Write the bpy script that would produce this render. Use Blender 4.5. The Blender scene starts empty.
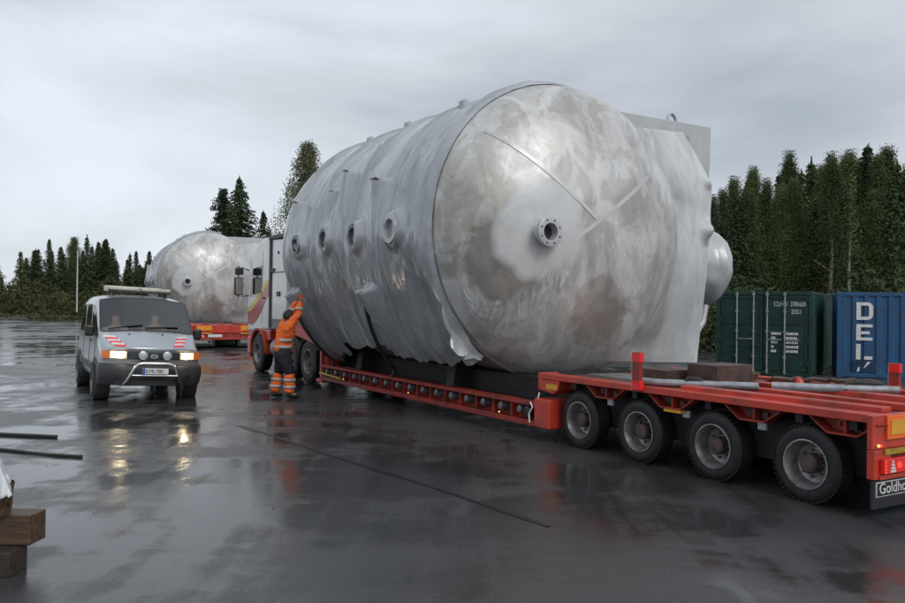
import bpy, bmesh, math, random
import numpy as np
from mathutils import Vector, Matrix, noise
from mathutils.bvhtree import BVHTree

C = bpy.context.scene.collection
SC = bpy.context.scene
R_ = math.radians
PI = math.pi

# ------------------------------------------------------------------ camera
CAM_H = 1.85
cam_d = bpy.data.cameras.new('camera'); cam = bpy.data.objects.new('camera', cam_d); C.objects.link(cam)
cam_d.sensor_width = 36.0
cam_d.lens = 820.0 / 905.0 * 36.0
cam_d.clip_start = 0.05; cam_d.clip_end = 3000
pitch = math.atan(3.5 / 820.0); roll = math.atan(0.0122)
fwd = Vector((0, math.cos(pitch), math.sin(pitch)))
up0 = Vector((0, -math.sin(pitch), math.cos(pitch))); rt0 = Vector((1, 0, 0))
rt = math.cos(roll) * rt0 + math.sin(roll) * up0
upv = math.cos(roll) * up0 - math.sin(roll) * rt0
m = Matrix((rt, upv, -fwd)).transposed().to_4x4(); m.translation = Vector((0, 0, CAM_H))
cam.matrix_world = m
SC.camera = cam

# ------------------------------------------------------------------ sky and sun (overcast)
SUN_EL, SUN_AZ = R_(38), R_(150)
world = bpy.data.worlds.new('World'); SC.world = world; world.use_nodes = True
wn = world.node_tree.nodes; wl = world.node_tree.links; wn.clear()
def wnode(t, **kw):
    n = wn.new(t)
    for k, v in kw.items(): setattr(n, k, v)
    return n
w_out = wnode('ShaderNodeOutputWorld'); w_bg = wnode('ShaderNodeBackground'); w_bg.inputs['Strength'].default_value = 0.1
sky = wnode('ShaderNodeTexSky', sky_type='NISHITA'); sky.sun_disc = False
sky.sun_elevation = SUN_EL; sky.sun_rotation = SUN_AZ
SKY_ROT = 2.6
w_tc = wnode('ShaderNodeTexCoord')
w_map = wnode('ShaderNodeMapping'); w_map.inputs['Scale'].default_value = (1.0, 1.0, 2.6); w_map.inputs['Location'].default_value = (0.35, 0.1, 0.2); w_map.inputs['Rotation'].default_value = (0, 0, SKY_ROT)
wl.new(w_tc.outputs['Generated'], w_map.inputs['Vector'])
w_n1 = wnode('ShaderNodeTexNoise'); w_n1.inputs['Scale'].default_value = 1.5; w_n1.inputs['Detail'].default_value = 7; w_n1.inputs['Roughness'].default_value = 0.52
w_n1.inputs['Distortion'].default_value = 0.3
wl.new(w_map.outputs[0], w_n1.inputs['Vector'])
w_ramp = wnode('ShaderNodeValToRGB')
cr = w_ramp.color_ramp
cr.elements[0].position = 0.34; cr.elements[0].color = (4.4, 4.9, 5.5, 1)
cr.elements[1].position = 0.66; cr.elements[1].color = (8.4, 9.0, 9.8, 1)
e = cr.elements.new(0.50); e.color = (6.4, 6.85, 7.4, 1)
wl.new(w_n1.outputs['Fac'], w_ramp.inputs['Fac'])
w_mix = wnode('ShaderNodeMix', data_type='RGBA'); w_mix.inputs[0].default_value = 0.93
wl.new(sky.outputs[0], w_mix.inputs[6]); wl.new(w_ramp.outputs[0], w_mix.inputs[7])
wl.new(w_mix.outputs[2], w_bg.inputs['Color']); wl.new(w_bg.outputs[0], w_out.inputs['Surface'])
sun_d = bpy.data.lights.new('sun', 'SUN'); sun = bpy.data.objects.new('sun', sun_d); C.objects.link(sun)
sun_d.energy = 1.1; sun_d.angle = R_(25); sun_d.color = (1.0, 0.97, 0.93)
sdir = Vector((math.sin(SUN_AZ) * math.cos(SUN_EL), math.cos(SUN_AZ) * math.cos(SUN_EL), math.sin(SUN_EL)))
sun.rotation_euler = (-sdir).to_track_quat('-Z', 'Y').to_euler()
SC.view_settings.view_transform = 'Standard'; SC.view_settings.look = 'None'
SC.view_settings.gamma = 1.0; SC.view_settings.exposure = 0.0

# ------------------------------------------------------------------ helpers
def tag(o, label=None, cat=None, group=None, kind=None):
    if label: o['label'] = label
    if cat: o['category'] = cat
    if group: o['group'] = group
    if kind: o['kind'] = kind
    return o
def thing(name, label, cat, loc=(0, 0, 0), rotz=0.0, group=None):
    o = bpy.data.objects.new(name, None); C.objects.link(o)
    o.location = loc; o.rotation_euler = (0, 0, rotz); o.empty_display_size = 0.2
    return tag(o, label, cat, group)
def copy_tree(o, parent=None):
    c = o.copy(); C.objects.link(c)
    if parent: c.parent = parent
    for ch in list(o.children): copy_tree(ch, c)
    return c
def cover(o, rows_alpha):
    a = o.data.attributes.new('cover', 'FLOAT', 'POINT'); a.data.foreach_set('value', [x for r in rows_alpha for x in r]); return o
class MB:
    def __init__(s): s.v = []; s.f = []
    def add(s, vs, fs):
        b = len(s.v); s.v += [tuple(v) for v in vs]; s.f += [tuple(i + b for i in f) for f in fs]; return s
    def box(s, c, d, rot=None):
        hx, hy, hz = d[0] / 2, d[1] / 2, d[2] / 2
        vs = [Vector((x, y, z)) for z in (-hz, hz) for y in (-hy, hy) for x in (-hx, hx)]
        if rot is not None:
            M = rot if isinstance(rot, Matrix) else Matrix.Rotation(rot, 3, 'Z')
            vs = [M @ v for v in vs]
        vs = [v + Vector(c) for v in vs]
        return s.add(vs, [(0, 2, 3, 1), (4, 5, 7, 6), (0, 1, 5, 4), (2, 6, 7, 3), (0, 4, 6, 2), (1, 3, 7, 5)])
    def b2(s, a, b):
        return s.box([(a[i] + b[i]) / 2 for i in range(3)], [abs(b[i] - a[i]) for i in range(3)])
    def tube(s, pts, r, n=8, cap=True):
        pts = [Vector(p) for p in pts]; k = len(pts); rs = r if isinstance(r, (list, tuple)) else [r] * k
        vs = []; prev = None
        for i, p in enumerate(pts):
            t = (pts[min(i + 1, k - 1)] - pts[max(i - 1, 0)]).normalized()
            if prev is None:
                a = Vector((0, 0, 1)) if abs(t.z) < 0.9 else Vector((1, 0, 0)); u = t.cross(a).normalized()
            else:
                u = (prev - t * prev.dot(t)).normalized()
            prev = u; w = t.cross(u)
            for j in range(n):
                an = 2 * PI * j / n; vs.append(p + (u * math.cos(an) + w * math.sin(an)) * rs[i])
        fs = [(i * n + j, i * n + (j + 1) % n, (i + 1) * n + (j + 1) % n, (i + 1) * n + j) for i in range(k - 1) for j in range(n)]
        if cap: fs += [tuple(range(n))[::-1], tuple((k - 1) * n + j for j in range(n))]
        return s.add(vs, fs)
    def lathe(s, prof, o, axis, n=24, closed=False, cap0=True):
        """prof: (distance along axis, radius)"""
        o = Vector(o); ax = Vector(axis).normalized()
        a = Vector((0, 0, 1)) if abs(ax.z) < 0.9 else Vector((1, 0, 0)); u = ax.cross(a).normalized(); w = ax.cross(u)
        vs = []
        for d, r in prof:
            for j in range(n):
                an = 2 * PI * j / n; vs.append(o + ax * d + (u * math.cos(an) + w * math.sin(an)) * r)
        k = len(prof)
        fs = [(i * n + j, i * n + (j + 1) % n, (i + 1) * n + (j + 1) % n, (i + 1) * n + j) for i in range(k - 1) for j in range(n)]
        if closed: fs += [((k - 1) * n + j, (k - 1) * n + (j + 1) % n, (j + 1) % n, j) for j in range(n)]
        else: fs += ([tuple(range(n))[::-1]] if cap0 else []) + [tuple((k - 1) * n + j for j in range(n))]
        return s.add(vs, fs)
    def prism(s, poly, a, b, axis='y'):
        """poly in the other two axes (x,z for y; x,y for z; y,z for x), from a to b"""
        def P(p, t): return {'y': (p[0], t, p[1]), 'z': (p[0], p[1], t), 'x': (t, p[0], p[1])}[axis]
        n = len(poly)
        return s.add([P(p, a) for p in poly] + [P(p, b) for p in poly],
                     [tuple(range(n))[::-1], tuple(range(n, 2 * n))] + [(i, (i + 1) % n, n + (i + 1) % n, n + i) for i in range(n)])
    def grid(s, rows):
        k = len(rows); n = len(rows[0])
        return s.add([p for r in rows for p in r], [(i * n + j, i * n + j + 1, (i + 1) * n + j + 1, (i + 1) * n + j) for i in range(k - 1) for j in range(n - 1)])
    def build(s, name, mat=None, parent=None, smooth=None, bevel=0, solid=0):
        me = bpy.data.meshes.new(name); me.from_pydata(s.v, [], s.f)
        return link(name, me, mat, parent, smooth, bevel, solid)
def link(name, me, mat=None, parent=None, smooth=None, bevel=0, solid=0, fixn=True):
    if fixn:
        bm = bmesh.new(); bm.from_mesh(me); bmesh.ops.recalc_face_normals(bm, faces=bm.faces); bm.to_mesh(me); bm.free()
    if smooth is not None:
        me.polygons.foreach_set('use_smooth', [True] * len(me.polygons)); me.set_sharp_from_angle(angle=R_(smooth))
    if mat: me.materials.append(mat)
    o = bpy.data.objects.new(name, me); C.objects.link(o)
    if parent: o.parent = parent
    if solid:
        mo = o.modifiers.new('solid', 'SOLIDIFY'); mo.thickness = solid; mo.offset = 0
    if bevel:
        mo = o.modifiers.new('bevel', 'BEVEL'); mo.width = bevel; mo.segments = 2; mo.limit_method = 'ANGLE'; mo.angle_limit = R_(40)
    return o
def baked(o):
    """mesh of an object with its modifiers applied"""
    dg = bpy.context.evaluated_depsgraph_get(); dg.update()
    return bpy.data.meshes.new_from_object(o.evaluated_get(dg))
def text(name, body, size, mat, parent, org, xd, yd, extrude=0.002, xs=1.0, align='LEFT'):
    cu = bpy.data.curves.new(name, 'FONT'); cu.body = body; cu.size = size; cu.extrude = extrude; cu.align_x = align; cu.resolution_u = 3
    o = bpy.data.objects.new(name, cu); C.objects.link(o); me = baked(o)
    bpy.data.objects.remove(o)
    xd = Vector(xd).normalized(); yd = Vector(yd).normalized(); zd = xd.cross(yd)
    me.transform(Matrix((xd * xs, yd, zd)).transposed().to_4x4()); me.transform(Matrix.Translation(Vector(org)))
    return link(name, me, mat, parent, fixn=False)

# ------------------------------------------------------------------ materials
def material(name, col, rough=0.5, metal=0.0, var=0.0, vscale=4.0, col2=None, bump=0.0, bscale=20.0, rvar=0.0, coat=0.0, spec=0.5,
             emit=None, estr=0.0, vstretch=(1, 1, 1), rand=0.0, detail=4, lo=0.35, hi=0.65):
    mt = bpy.data.materials.new(name); mt.use_nodes = True; nt = mt.node_tree; N = nt.nodes; L = nt.links
    b = N['Principled BSDF']; b.inputs['Base Color'].default_value = (*col, 1); b.inputs['Roughness'].default_value = rough
    b.inputs['Metallic'].default_value = metal; b.inputs['Coat Weight'].default_value = coat; b.inputs['Specular IOR Level'].default_value = spec
    b.inputs['Coat Roughness'].default_value = 0.08
    tc = N.new('ShaderNodeTexCoord')
    mp = N.new('ShaderNodeMapping'); mp.inputs['Scale'].default_value = vstretch; L.new(tc.outputs['Object'], mp.inputs['Vector'])
    cs = None
    if var or col2:
        nz = N.new('ShaderNodeTexNoise'); nz.inputs['Scale'].default_value = vscale; nz.inputs['Detail'].default_value = detail; nz.inputs['Roughness'].default_value = 0.6
        L.new(mp.outputs[0], nz.inputs['Vector'])
        rp = N.new('ShaderNodeValToRGB'); rp.color_ramp.elements[0].position = lo; rp.color_ramp.elements[1].position = hi
        c2 = col2 if col2 else tuple(c * (1 - var) for c in col)
        c1 = col if col2 else tuple(min(1, c * (1 + var)) for c in col)
        rp.color_ramp.elements[0].color = (*c2, 1); rp.color_ramp.elements[1].color = (*c1, 1)
        L.new(nz.outputs['Fac'], rp.inputs['Fac']); cs = rp.outputs[0]
        if rvar:
            mr = N.new('ShaderNodeMapRange'); mr.inputs['To Min'].default_value = max(0.02, rough - rvar); mr.inputs['To Max'].default_value = min(1, rough + rvar)
            mr.inputs['From Min'].default_value = 0.3; mr.inputs['From Max'].default_value = 0.7
            L.new(nz.outputs['Fac'], mr.inputs['Value']); L.new(mr.outputs[0], b.inputs['Roughness'])
    if rand:
        oi = N.new('ShaderNodeObjectInfo'); hs = N.new('ShaderNodeHueSaturation')
        mr = N.new('ShaderNodeMapRange'); mr.inputs['To Min'].default_value = 1 - rand; mr.inputs['To Max'].default_value = 1 + rand
        L.new(oi.outputs['Random'], mr.inputs['Value']); L.new(mr.outputs[0], hs.inputs['Value'])
        if cs: L.new(cs, hs.inputs['Color'])
        else: hs.inputs['Color'].default_value = (*col, 1)
        cs = hs.outputs[0]
    if cs: L.new(cs, b.inputs['Base Color'])
    if bump:
        bn = N.new('ShaderNodeTexNoise'); bn.inputs['Scale'].default_value = bscale; bn.inputs['Detail'].default_value = 5
        L.new(mp.outputs[0], bn.inputs['Vector'])
        bp = N.new('ShaderNodeBump'); bp.inputs['Strength'].default_value = bump; bp.inputs['Distance'].default_value = 0.02
        L.new(bn.outputs['Fac'], bp.inputs['Height']); L.new(bp.outputs[0], b.inputs['Normal'])
    if emit:
        b.inputs['Emission Color'].default_value = (*emit, 1); b.inputs['Emission Strength'].default_value = estr
    return mt
M = {}
M['red'] = material('red_paint', (0.58, 0.05, 0.026), 0.36, col2=(0.26, 0.04, 0.028), lo=0.3, hi=0.55, vscale=3, bump=0.08, bscale=30, rvar=0.12, coat=0.2)
M['red_dirty_shade'] = material('dirty_shaded_red_paint', (0.42, 0.035, 0.022), 0.45, col2=(0.16, 0.03, 0.02), vscale=5, bump=0.1, rvar=0.1)  # dirty paint; on the bed rails its darker red also paints in shade
M['red_truck'] = material('truck_red_paint', (0.42, 0.02, 0.016), 0.25, var=0.2, vscale=3, coat=0.5)
M['orange_red'] = material('orange_red_fender', (0.55, 0.08, 0.03), 0.35, var=0.15, coat=0.3)
M['reflect_red'] = material('red_reflector', (0.85, 0.03, 0.03), 0.25, var=0.06)
M['reflect_orange'] = material('orange_reflector', (0.95, 0.17, 0.03), 0.3, var=0.08)
M['yellow'] = material('yellow_reflector', (0.72, 0.36, 0.03), 0.4, var=0.15, vscale=8)
M['yellow_dull'] = material('dull_yellow_paint', (0.42, 0.28, 0.03), 0.5, var=0.3, vscale=9)
M['white'] = material('white_paint', (0.72, 0.73, 0.72), 0.25, var=0.05, coat=0.4)
M['cab_white'] = material('cab_white_paint', (0.80, 0.80, 0.78), 0.3, var=0.08, vscale=3, coat=0.4)
M['lettering'] = material('white_lettering', (0.72, 0.73, 0.72), 0.5, var=0.2, vscale=14)
M['black'] = material('black_plastic', (0.018, 0.018, 0.02), 0.45, var=0.3, bump=0.05)
M['dark'] = material('dark_chassis', (0.013, 0.012, 0.012), 0.6, var=0.4, vscale=6, bump=0.1)
M['rubber'] = material('tyre_rubber', (0.014, 0.014, 0.015), 0.6, var=0.35, vscale=9, bump=0.25, bscale=60)
M['rim'] = material('steel_rim', (0.36, 0.36, 0.36), 0.42, metal=0.5, col2=(0.16, 0.15, 0.14), vscale=7, bump=0.05)
M['hub'] = material('rusty_hub', (0.085, 0.055, 0.05), 0.6, var=0.4, vscale=14)
M['galv'] = material('galvanised_steel', (0.38, 0.40, 0.42), 0.42, metal=0.5, var=0.2, vscale=8, rvar=0.1)
M['grey_peg'] = material('grey_steel', (0.16, 0.17, 0.19), 0.4, metal=0.4, var=0.3, vscale=12)
M['chrome'] = material('polished_steel', (0.7, 0.7, 0.7), 0.16, metal=1.0)
M['rust'] = material('rust_brown_steel', (0.075, 0.042, 0.034), 0.55, var=0.35, vscale=7, bump=0.15)
M['wood'] = material('wet_timber', (0.13, 0.075, 0.042), 0.55, col2=(0.055, 0.033, 0.022), vscale=6, vstretch=(0.6, 6, 6), bump=0.3, bscale=14)
M['wood_dark'] = material('dark_end_grain', (0.04, 0.028, 0.022), 0.6, var=0.3, vscale=20, bump=0.2)
M['wood_log'] = material('brown_bark_timber', (0.16, 0.085, 0.045), 0.6, col2=(0.06, 0.035, 0.02), vscale=9, vstretch=(4, 4, 0.8), bump=0.5, bscale=12)
M['tarp'] = material('white_tarp', (0.72, 0.75, 0.78), 0.4, var=0.08, vscale=5, bump=0.3, bscale=9)
M['van'] = material('silver_van_paint', (0.42, 0.45, 0.48), 0.28, metal=0.4, var=0.06, vscale=3, coat=0.6)
M['bumper'] = material('grey_bumper_plastic', (0.045, 0.046, 0.048), 0.5, var=0.25, vscale=5, bump=0.06, bscale=50)
M['cream'] = material('cream_plastic', (0.55, 0.53, 0.43), 0.4, var=0.15, vscale=9)
M['indicator'] = material('amber_lens', (0.62, 0.15, 0.02), 0.2, emit=(1.0, 0.25, 0.03), estr=0.12, bump=0.15, bscale=80)
M['headlight'] = material('lit_headlight', (1, 0.95, 0.8), 0.2, emit=(1.0, 0.72, 0.36), estr=1.1)
M['bulb'] = material('headlight_bulb', (1, 0.95, 0.8), 0.2, emit=(1.0, 0.80, 0.48), estr=60.0)
M['taillight'] = material('lit_tail_light', (0.8, 0.03, 0.02), 0.25, emit=(1.0, 0.06, 0.03), estr=1.0)
M['marker_lit'] = material('lit_marker_lamp', (0.9, 0.5, 0.2), 0.25, emit=(1.0, 0.6, 0.15), estr=1.0)
M['lens'] = material('clear_lens', (0.55, 0.58, 0.6), 0.12, metal=0.4, bump=0.15, bscale=90)
M['blue_band'] = material('blue_plate_band', (0.02, 0.06, 0.4), 0.4)
M['orange'] = material('hivis_orange', (0.82, 0.15, 0.025), 0.75, var=0.2, vscale=9, bump=0.5, bscale=14)
M['silver_tape'] = material('reflective_tape', (0.42, 0.43, 0.43), 0.4, var=0.15, vscale=12)
M['navy'] = material('dark_work_trousers', (0.016, 0.017, 0.022), 0.8, var=0.3, bump=0.4, bscale=14)
M['skin'] = material('skin', (0.42, 0.22, 0.15), 0.55, var=0.08)
M['hair'] = material('dark_hair', (0.025, 0.018, 0.014), 0.6, bump=0.6, bscale=60)
M['boot'] = material('black_boots', (0.015, 0.015, 0.016), 0.45, bump=0.2)
M['glove'] = material('work_gloves', (0.5, 0.09, 0.03), 0.75, var=0.2)
M['cloth_pale'] = material('pale_jacket', (0.32, 0.30, 0.30), 0.8, var=0.15)
M['cloth_red'] = material('dull_red_jacket', (0.20, 0.09, 0.09), 0.8, var=0.15)
M['green_box'] = material('green_container_paint', (0.010, 0.052, 0.040), 0.42, col2=(0.015, 0.034, 0.028), vscale=3, bump=0.06, rvar=0.1)
M['blue_box'] = material('blue_container_paint', (0.020, 0.10, 0.235), 0.45, col2=(0.028, 0.075, 0.155), vscale=2.5, bump=0.06, rvar=0.1)
M['blue_patch'] = material('repainted_blue_patch', (0.010, 0.035, 0.095), 0.5, var=0.2)
M['strap'] = material('lashing_strap', (0.03, 0.028, 0.026), 0.6, var=0.3)
M['bark_spruce'] = material('spruce_bark', (0.085, 0.062, 0.045), 0.85, var=0.4, vscale=6, bump=0.5)
M['bark_birch'] = material('birch_bark', (0.42, 0.40, 0.36), 0.7, col2=(0.06, 0.05, 0.045), vscale=5, vstretch=(1, 1, 2.5), lo=0.36, hi=0.46)
M['needles'] = material('spruce_needles', (0.062, 0.090, 0.038), 0.7, col2=(0.033, 0.052, 0.023), vscale=1.3, rand=0.3, spec=0.2)
M['needles_pine'] = material('pine_needles', (0.048, 0.064, 0.034), 0.7, col2=(0.022, 0.034, 0.018), vscale=1.3, rand=0.25, spec=0.2)
M['leaves'] = material('birch_leaves', (0.118, 0.145, 0.05), 0.6, col2=(0.060, 0.082, 0.03), vscale=1.0, rand=0.35, spec=0.25)
M['leaves_pale'] = material('hanging_birch_leaves', (0.20, 0.21, 0.12), 0.55, col2=(0.11, 0.12, 0.065), vscale=1.2, spec=0.3)
M['scrub'] = material('scrub_foliage', (0.085, 0.092, 0.036), 0.8, col2=(0.038, 0.048, 0.02), vscale=0.25, spec=0.2)
M['grass'] = material('rough_grass', (0.12, 0.115, 0.05), 0.8, col2=(0.055, 0.065, 0.028), vscale=0.3, spec=0.2)
M['soil'] = material('gravelly_soil', (0.055, 0.05, 0.042), 0.85, var=0.4, vscale=1.5, bump=0.5, bscale=10)
M['pole'] = material('pale_pole_paint', (0.62, 0.62, 0.58), 0.5, var=0.1)
M['tar'] = material('wet_tar_joint', (0.006, 0.006, 0.007), 0.35, var=0.4, vscale=6, bump=0.4, bscale=30)

def glass_mat(name, tint, fac):
    mt = bpy.data.materials.new(name); mt.use_nodes = True; nt = mt.node_tree; N = nt.nodes; L = nt.links
    for n in list(N):
        if n.type != 'OUTPUT_MATERIAL': N.remove(n)
    out = [n for n in N if n.type == 'OUTPUT_MATERIAL'][0]
    tr = N.new('ShaderNodeBsdfTransparent'); tr.inputs[0].default_value = (*tint, 1)
    gl = N.new('ShaderNodeBsdfGlossy'); gl.inputs['Roughness'].default_value = 0.06; gl.inputs['Color'].default_value = (0.9, 0.93, 0.95, 1)
    lw = N.new('ShaderNodeFresnel'); lw.inputs['IOR'].default_value = 1.5
    mr = N.new('ShaderNodeMapRange'); mr.inputs['To Min'].default_value = fac; mr.inputs['To Max'].default_value = 1.0
    mx = N.new('ShaderNodeMixShader')
    L.new(lw.outputs[0], mr.inputs['Value']); L.new(mr.outputs[0], mx.inputs[0])
    L.new(tr.outputs[0], mx.inputs[1]); L.new(gl.outputs[0], mx.inputs[2]); L.new(mx.outputs[0], out.inputs[0])
    return mt
M['glass'] = glass_mat('tinted_glass', (0.8, 0.84, 0.86), 0.09)
M['glass_dark'] = material('dark_window_glass', (0.012, 0.014, 0.016), 0.06, spec=0.8)

def steel_head():
    """stained mill-finish stainless: pale and brown clouds, wiped streaks, blotches of condensation"""
    mt = bpy.data.materials.new('stained_stainless'); mt.use_nodes = True; N = mt.node_tree.nodes; L = mt.node_tree.links; b = N['Principled BSDF']
    tc = N.new('ShaderNodeTexCoord')
    def nz(scale, detail, dist=0.0, st=(1, 1, 1), rough=0.6):
        mp = N.new('ShaderNodeMapping'); mp.inputs['Scale'].default_value = st; L.new(tc.outputs['Object'], mp.inputs['Vector'])
        n = N.new('ShaderNodeTexNoise'); n.inputs['Scale'].default_value = scale; n.inputs['Detail'].default_value = detail
        n.inputs['Distortion'].default_value = dist; n.inputs['Roughness'].default_value = rough
        L.new(mp.outputs[0], n.inputs['Vector']); return n.outputs['Fac']
    def ramp(f, stops):
        r = N.new('ShaderNodeValToRGB'); r.color_ramp.elements[0].position = stops[0][0]; r.color_ramp.elements[0].color = (*stops[0][1], 1)
        r.color_ramp.elements[1].position = stops[-1][0]; r.color_ramp.elements[1].color = (*stops[-1][1], 1)
        for p, c in stops[1:-1]:
            q = r.color_ramp.elements.new(p); q.color = (*c, 1)
        L.new(f, r.inputs['Fac']); return r.outputs[0]
    def mix(a, bb, f, mode='MIX'):
        x = N.new('ShaderNodeMix'); x.data_type = 'RGBA'; x.blend_type = mode
        if isinstance(f, float): x.inputs[0].default_value = f
        else: L.new(f, x.inputs[0])
        L.new(a, x.inputs[6]); L.new(bb, x.inputs[7]); return x.outputs[2]
    big = ramp(nz(0.75, 6, 1.0), [(0.34, (0.46, 0.448, 0.435)), (0.46, (0.57, 0.562, 0.55)), (0.50, (0.65, 0.64, 0.625)), (0.68, (0.76, 0.76, 0.75))])
    blot = ramp(nz(2.6, 7, 0.6, (1, 1, 0.6)), [(0.46, (0.70, 0.68, 0.65)), (0.52, (1, 1, 1)), (0.6, (1.0, 1.0, 1.0)), (0.66, (0.86, 0.84, 0.82))])
    strk = ramp(nz(5.5, 5, 0.2, (1, 1, 0.16)), [(0.36, (0.80, 0.79, 0.77)), (0.55, (1, 1, 1))])
    c = mix(mix(big, blot, 0.6, 'MULTIPLY'), strk, 0.4, 'MULTIPLY')
    def stain(y, z, r, soft, col, k):
        nonlocal c
        sp = N.new('ShaderNodeSeparateXYZ'); L.new(tc.outputs['Object'], sp.inputs[0])
        cb = N.new('ShaderNodeCombineXYZ'); L.new(sp.outputs[1], cb.inputs[0]); L.new(sp.outputs[2], cb.inputs[1])
        vm = N.new('ShaderNodeVectorMath'); vm.operation = 'DISTANCE'; L.new(cb.outputs[0], vm.inputs[0]); vm.inputs[1].default_value = (y, z, 0)
        ad = N.new('ShaderNodeMath'); ad.operation = 'MULTIPLY_ADD'; L.new(nz(1.4, 6, 0.8), ad.inputs[0]); ad.inputs[1].default_value = 1.1; L.new(vm.outputs['Value'], ad.inputs[2])
        q = N.new('ShaderNodeMapRange'); q.inputs['From Min'].default_value = r + 0.55 + soft; q.inputs['From Max'].default_value = r + 0.55; q.inputs['To Max'].default_value = k
        L.new(ad.outputs[0], q.inputs['Value'])
        rgb = N.new('ShaderNodeRGB'); rgb.outputs[0].default_value = (*col, 1); c = mix(c, rgb.outputs[0], q.outputs[0], 'MULTIPLY')
    stain(1.45, 2.55, 0.55, 0.10, (0.62, 0.60, 0.57), 0.9)          # tarnished patch low on the left
    stain(1.75, 3.35, 0.50, 0.25, (0.78, 0.76, 0.72), 0.8)
    stain(-0.15, 1.75, 0.50, 0.12, (0.76, 0.715, 0.695), 0.9)         # brown patch low in the middle
    L.new(c, b.inputs['Base Color'])
    b.inputs['Metallic'].default_value = 0.3
    mr = N.new('ShaderNodeMapRange'); mr.inputs['To Min'].default_value = 0.34; mr.inputs['To Max'].default_value = 0.58; mr.inputs['From Min'].default_value = 0.35; mr.inputs['From Max'].default_value = 0.65
    L.new(nz(1.8, 5, 0.5), mr.inputs['Value']); L.new(mr.outputs[0], b.inputs['Roughness'])
    bp = N.new('ShaderNodeBump'); bp.inputs['Strength'].default_value = 0.25; bp.inputs['Distance'].default_value = 0.02
    L.new(nz(3.0, 6), bp.inputs['Height']); L.new(bp.outputs[0], b.inputs['Normal'])
    return mt
M['steel'] = steel_head()
def wrap_mat(name, lo, hi, rough, metal, bump, alpha=None, st=(0.8, 2.5, 0.6)):
    mt = bpy.data.materials.new(name); mt.use_nodes = True; N = mt.node_tree.nodes; L = mt.node_tree.links; b = N['Principled BSDF']
    tc = N.new('ShaderNodeTexCoord'); mp = N.new('ShaderNodeMapping'); mp.inputs['Scale'].default_value = (1.6, 1.0, 0.5); L.new(tc.outputs['Object'], mp.inputs['Vector'])
    n = N.new('ShaderNodeTexNoise'); n.inputs['Scale'].default_value = 1.1; n.inputs['Detail'].default_value = 5; n.inputs['Distortion'].default_value = 0.8; n.inputs['Roughness'].default_value = 0.62
    L.new(mp.outputs[0], n.inputs['Vector'])
    r = N.new('ShaderNodeValToRGB'); r.color_ramp.elements[0].position = 0.33; r.color_ramp.elements[0].color = (*lo, 1); r.color_ramp.elements[1].position = 0.68; r.color_ramp.elements[1].color = (*hi, 1)
    L.new(n.outputs['Fac'], r.inputs['Fac']); L.new(r.outputs[0], b.inputs['Base Color'])
    b.inputs['Roughness'].default_value = rough; b.inputs['Metallic'].default_value = metal
    b.inputs['Coat Weight'].default_value = 0.4; b.inputs['Coat Roughness'].default_value = 0.12
    mp2 = N.new('ShaderNodeMapping'); mp2.inputs['Scale'].default_value = st; L.new(tc.outputs['Object'], mp2.inputs['Vector'])
    n2 = N.new('ShaderNodeTexNoise'); n2.inputs['Scale'].default_value = 4.0; n2.inputs['Detail'].default_value = 7; n2.inputs['Distortion'].default_value = 1.2
    L.new(mp2.outputs[0], n2.inputs['Vector'])
    bp = N.new('ShaderNodeBump'); bp.inputs['Strength'].default_value = bump; bp.inputs['Distance'].default_value = 0.05
    L.new(n2.outputs['Fac'], bp.inputs['Height']); L.new(bp.outputs[0], b.inputs['Normal'])
    if alpha:
        mr = N.new('ShaderNodeMapRange'); mr.inputs['From Min'].default_value = 0.38; mr.inputs['From Max'].default_value = 0.6
        mr.inputs['To Min'].default_value = alpha[0]; mr.inputs['To Max'].default_value = alpha[1]
        L.new(n2.outputs['Fac'], mr.inputs['Value'])
        at = N.new('ShaderNodeAttribute'); at.attribute_name = 'cover'; mu = N.new('ShaderNodeMath'); mu.operation = 'MULTIPLY'
        L.new(mr.outputs[0], mu.inputs[0]); L.new(at.outputs['Fac'], mu.inputs[1]); L.new(mu.outputs[0], b.inputs['Alpha'])
    return mt
M['wrap'] = wrap_mat('grey_plastic_wrap', (0.28, 0.295, 0.315), (0.48, 0.495, 0.515), 0.2, 0.22, 0.10)
M['film'] = wrap_mat('clear_plastic_film', (0.5, 0.52, 0.53), (0.70, 0.72, 0.73), 0.3, 0.1, 0.5, (0.15, 0.85))
M['film_soft'] = wrap_mat('milky_plastic_film', (0.70, 0.71, 0.71), (0.82, 0.83, 0.83), 0.28, 0.1, 0.10, (0.72, 0.97), st=(0.45, 0.4, 0.32))
M['pad'] = wrap_mat('pale_pad_steel', (0.50, 0.495, 0.48), (0.64, 0.635, 0.625), 0.42, 0.3, 0.12)
M['plate'] = wrap_mat('film_covered_plate', (0.44, 0.45, 0.455), (0.56, 0.57, 0.575), 0.4, 0.2, 0.2)

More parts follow.
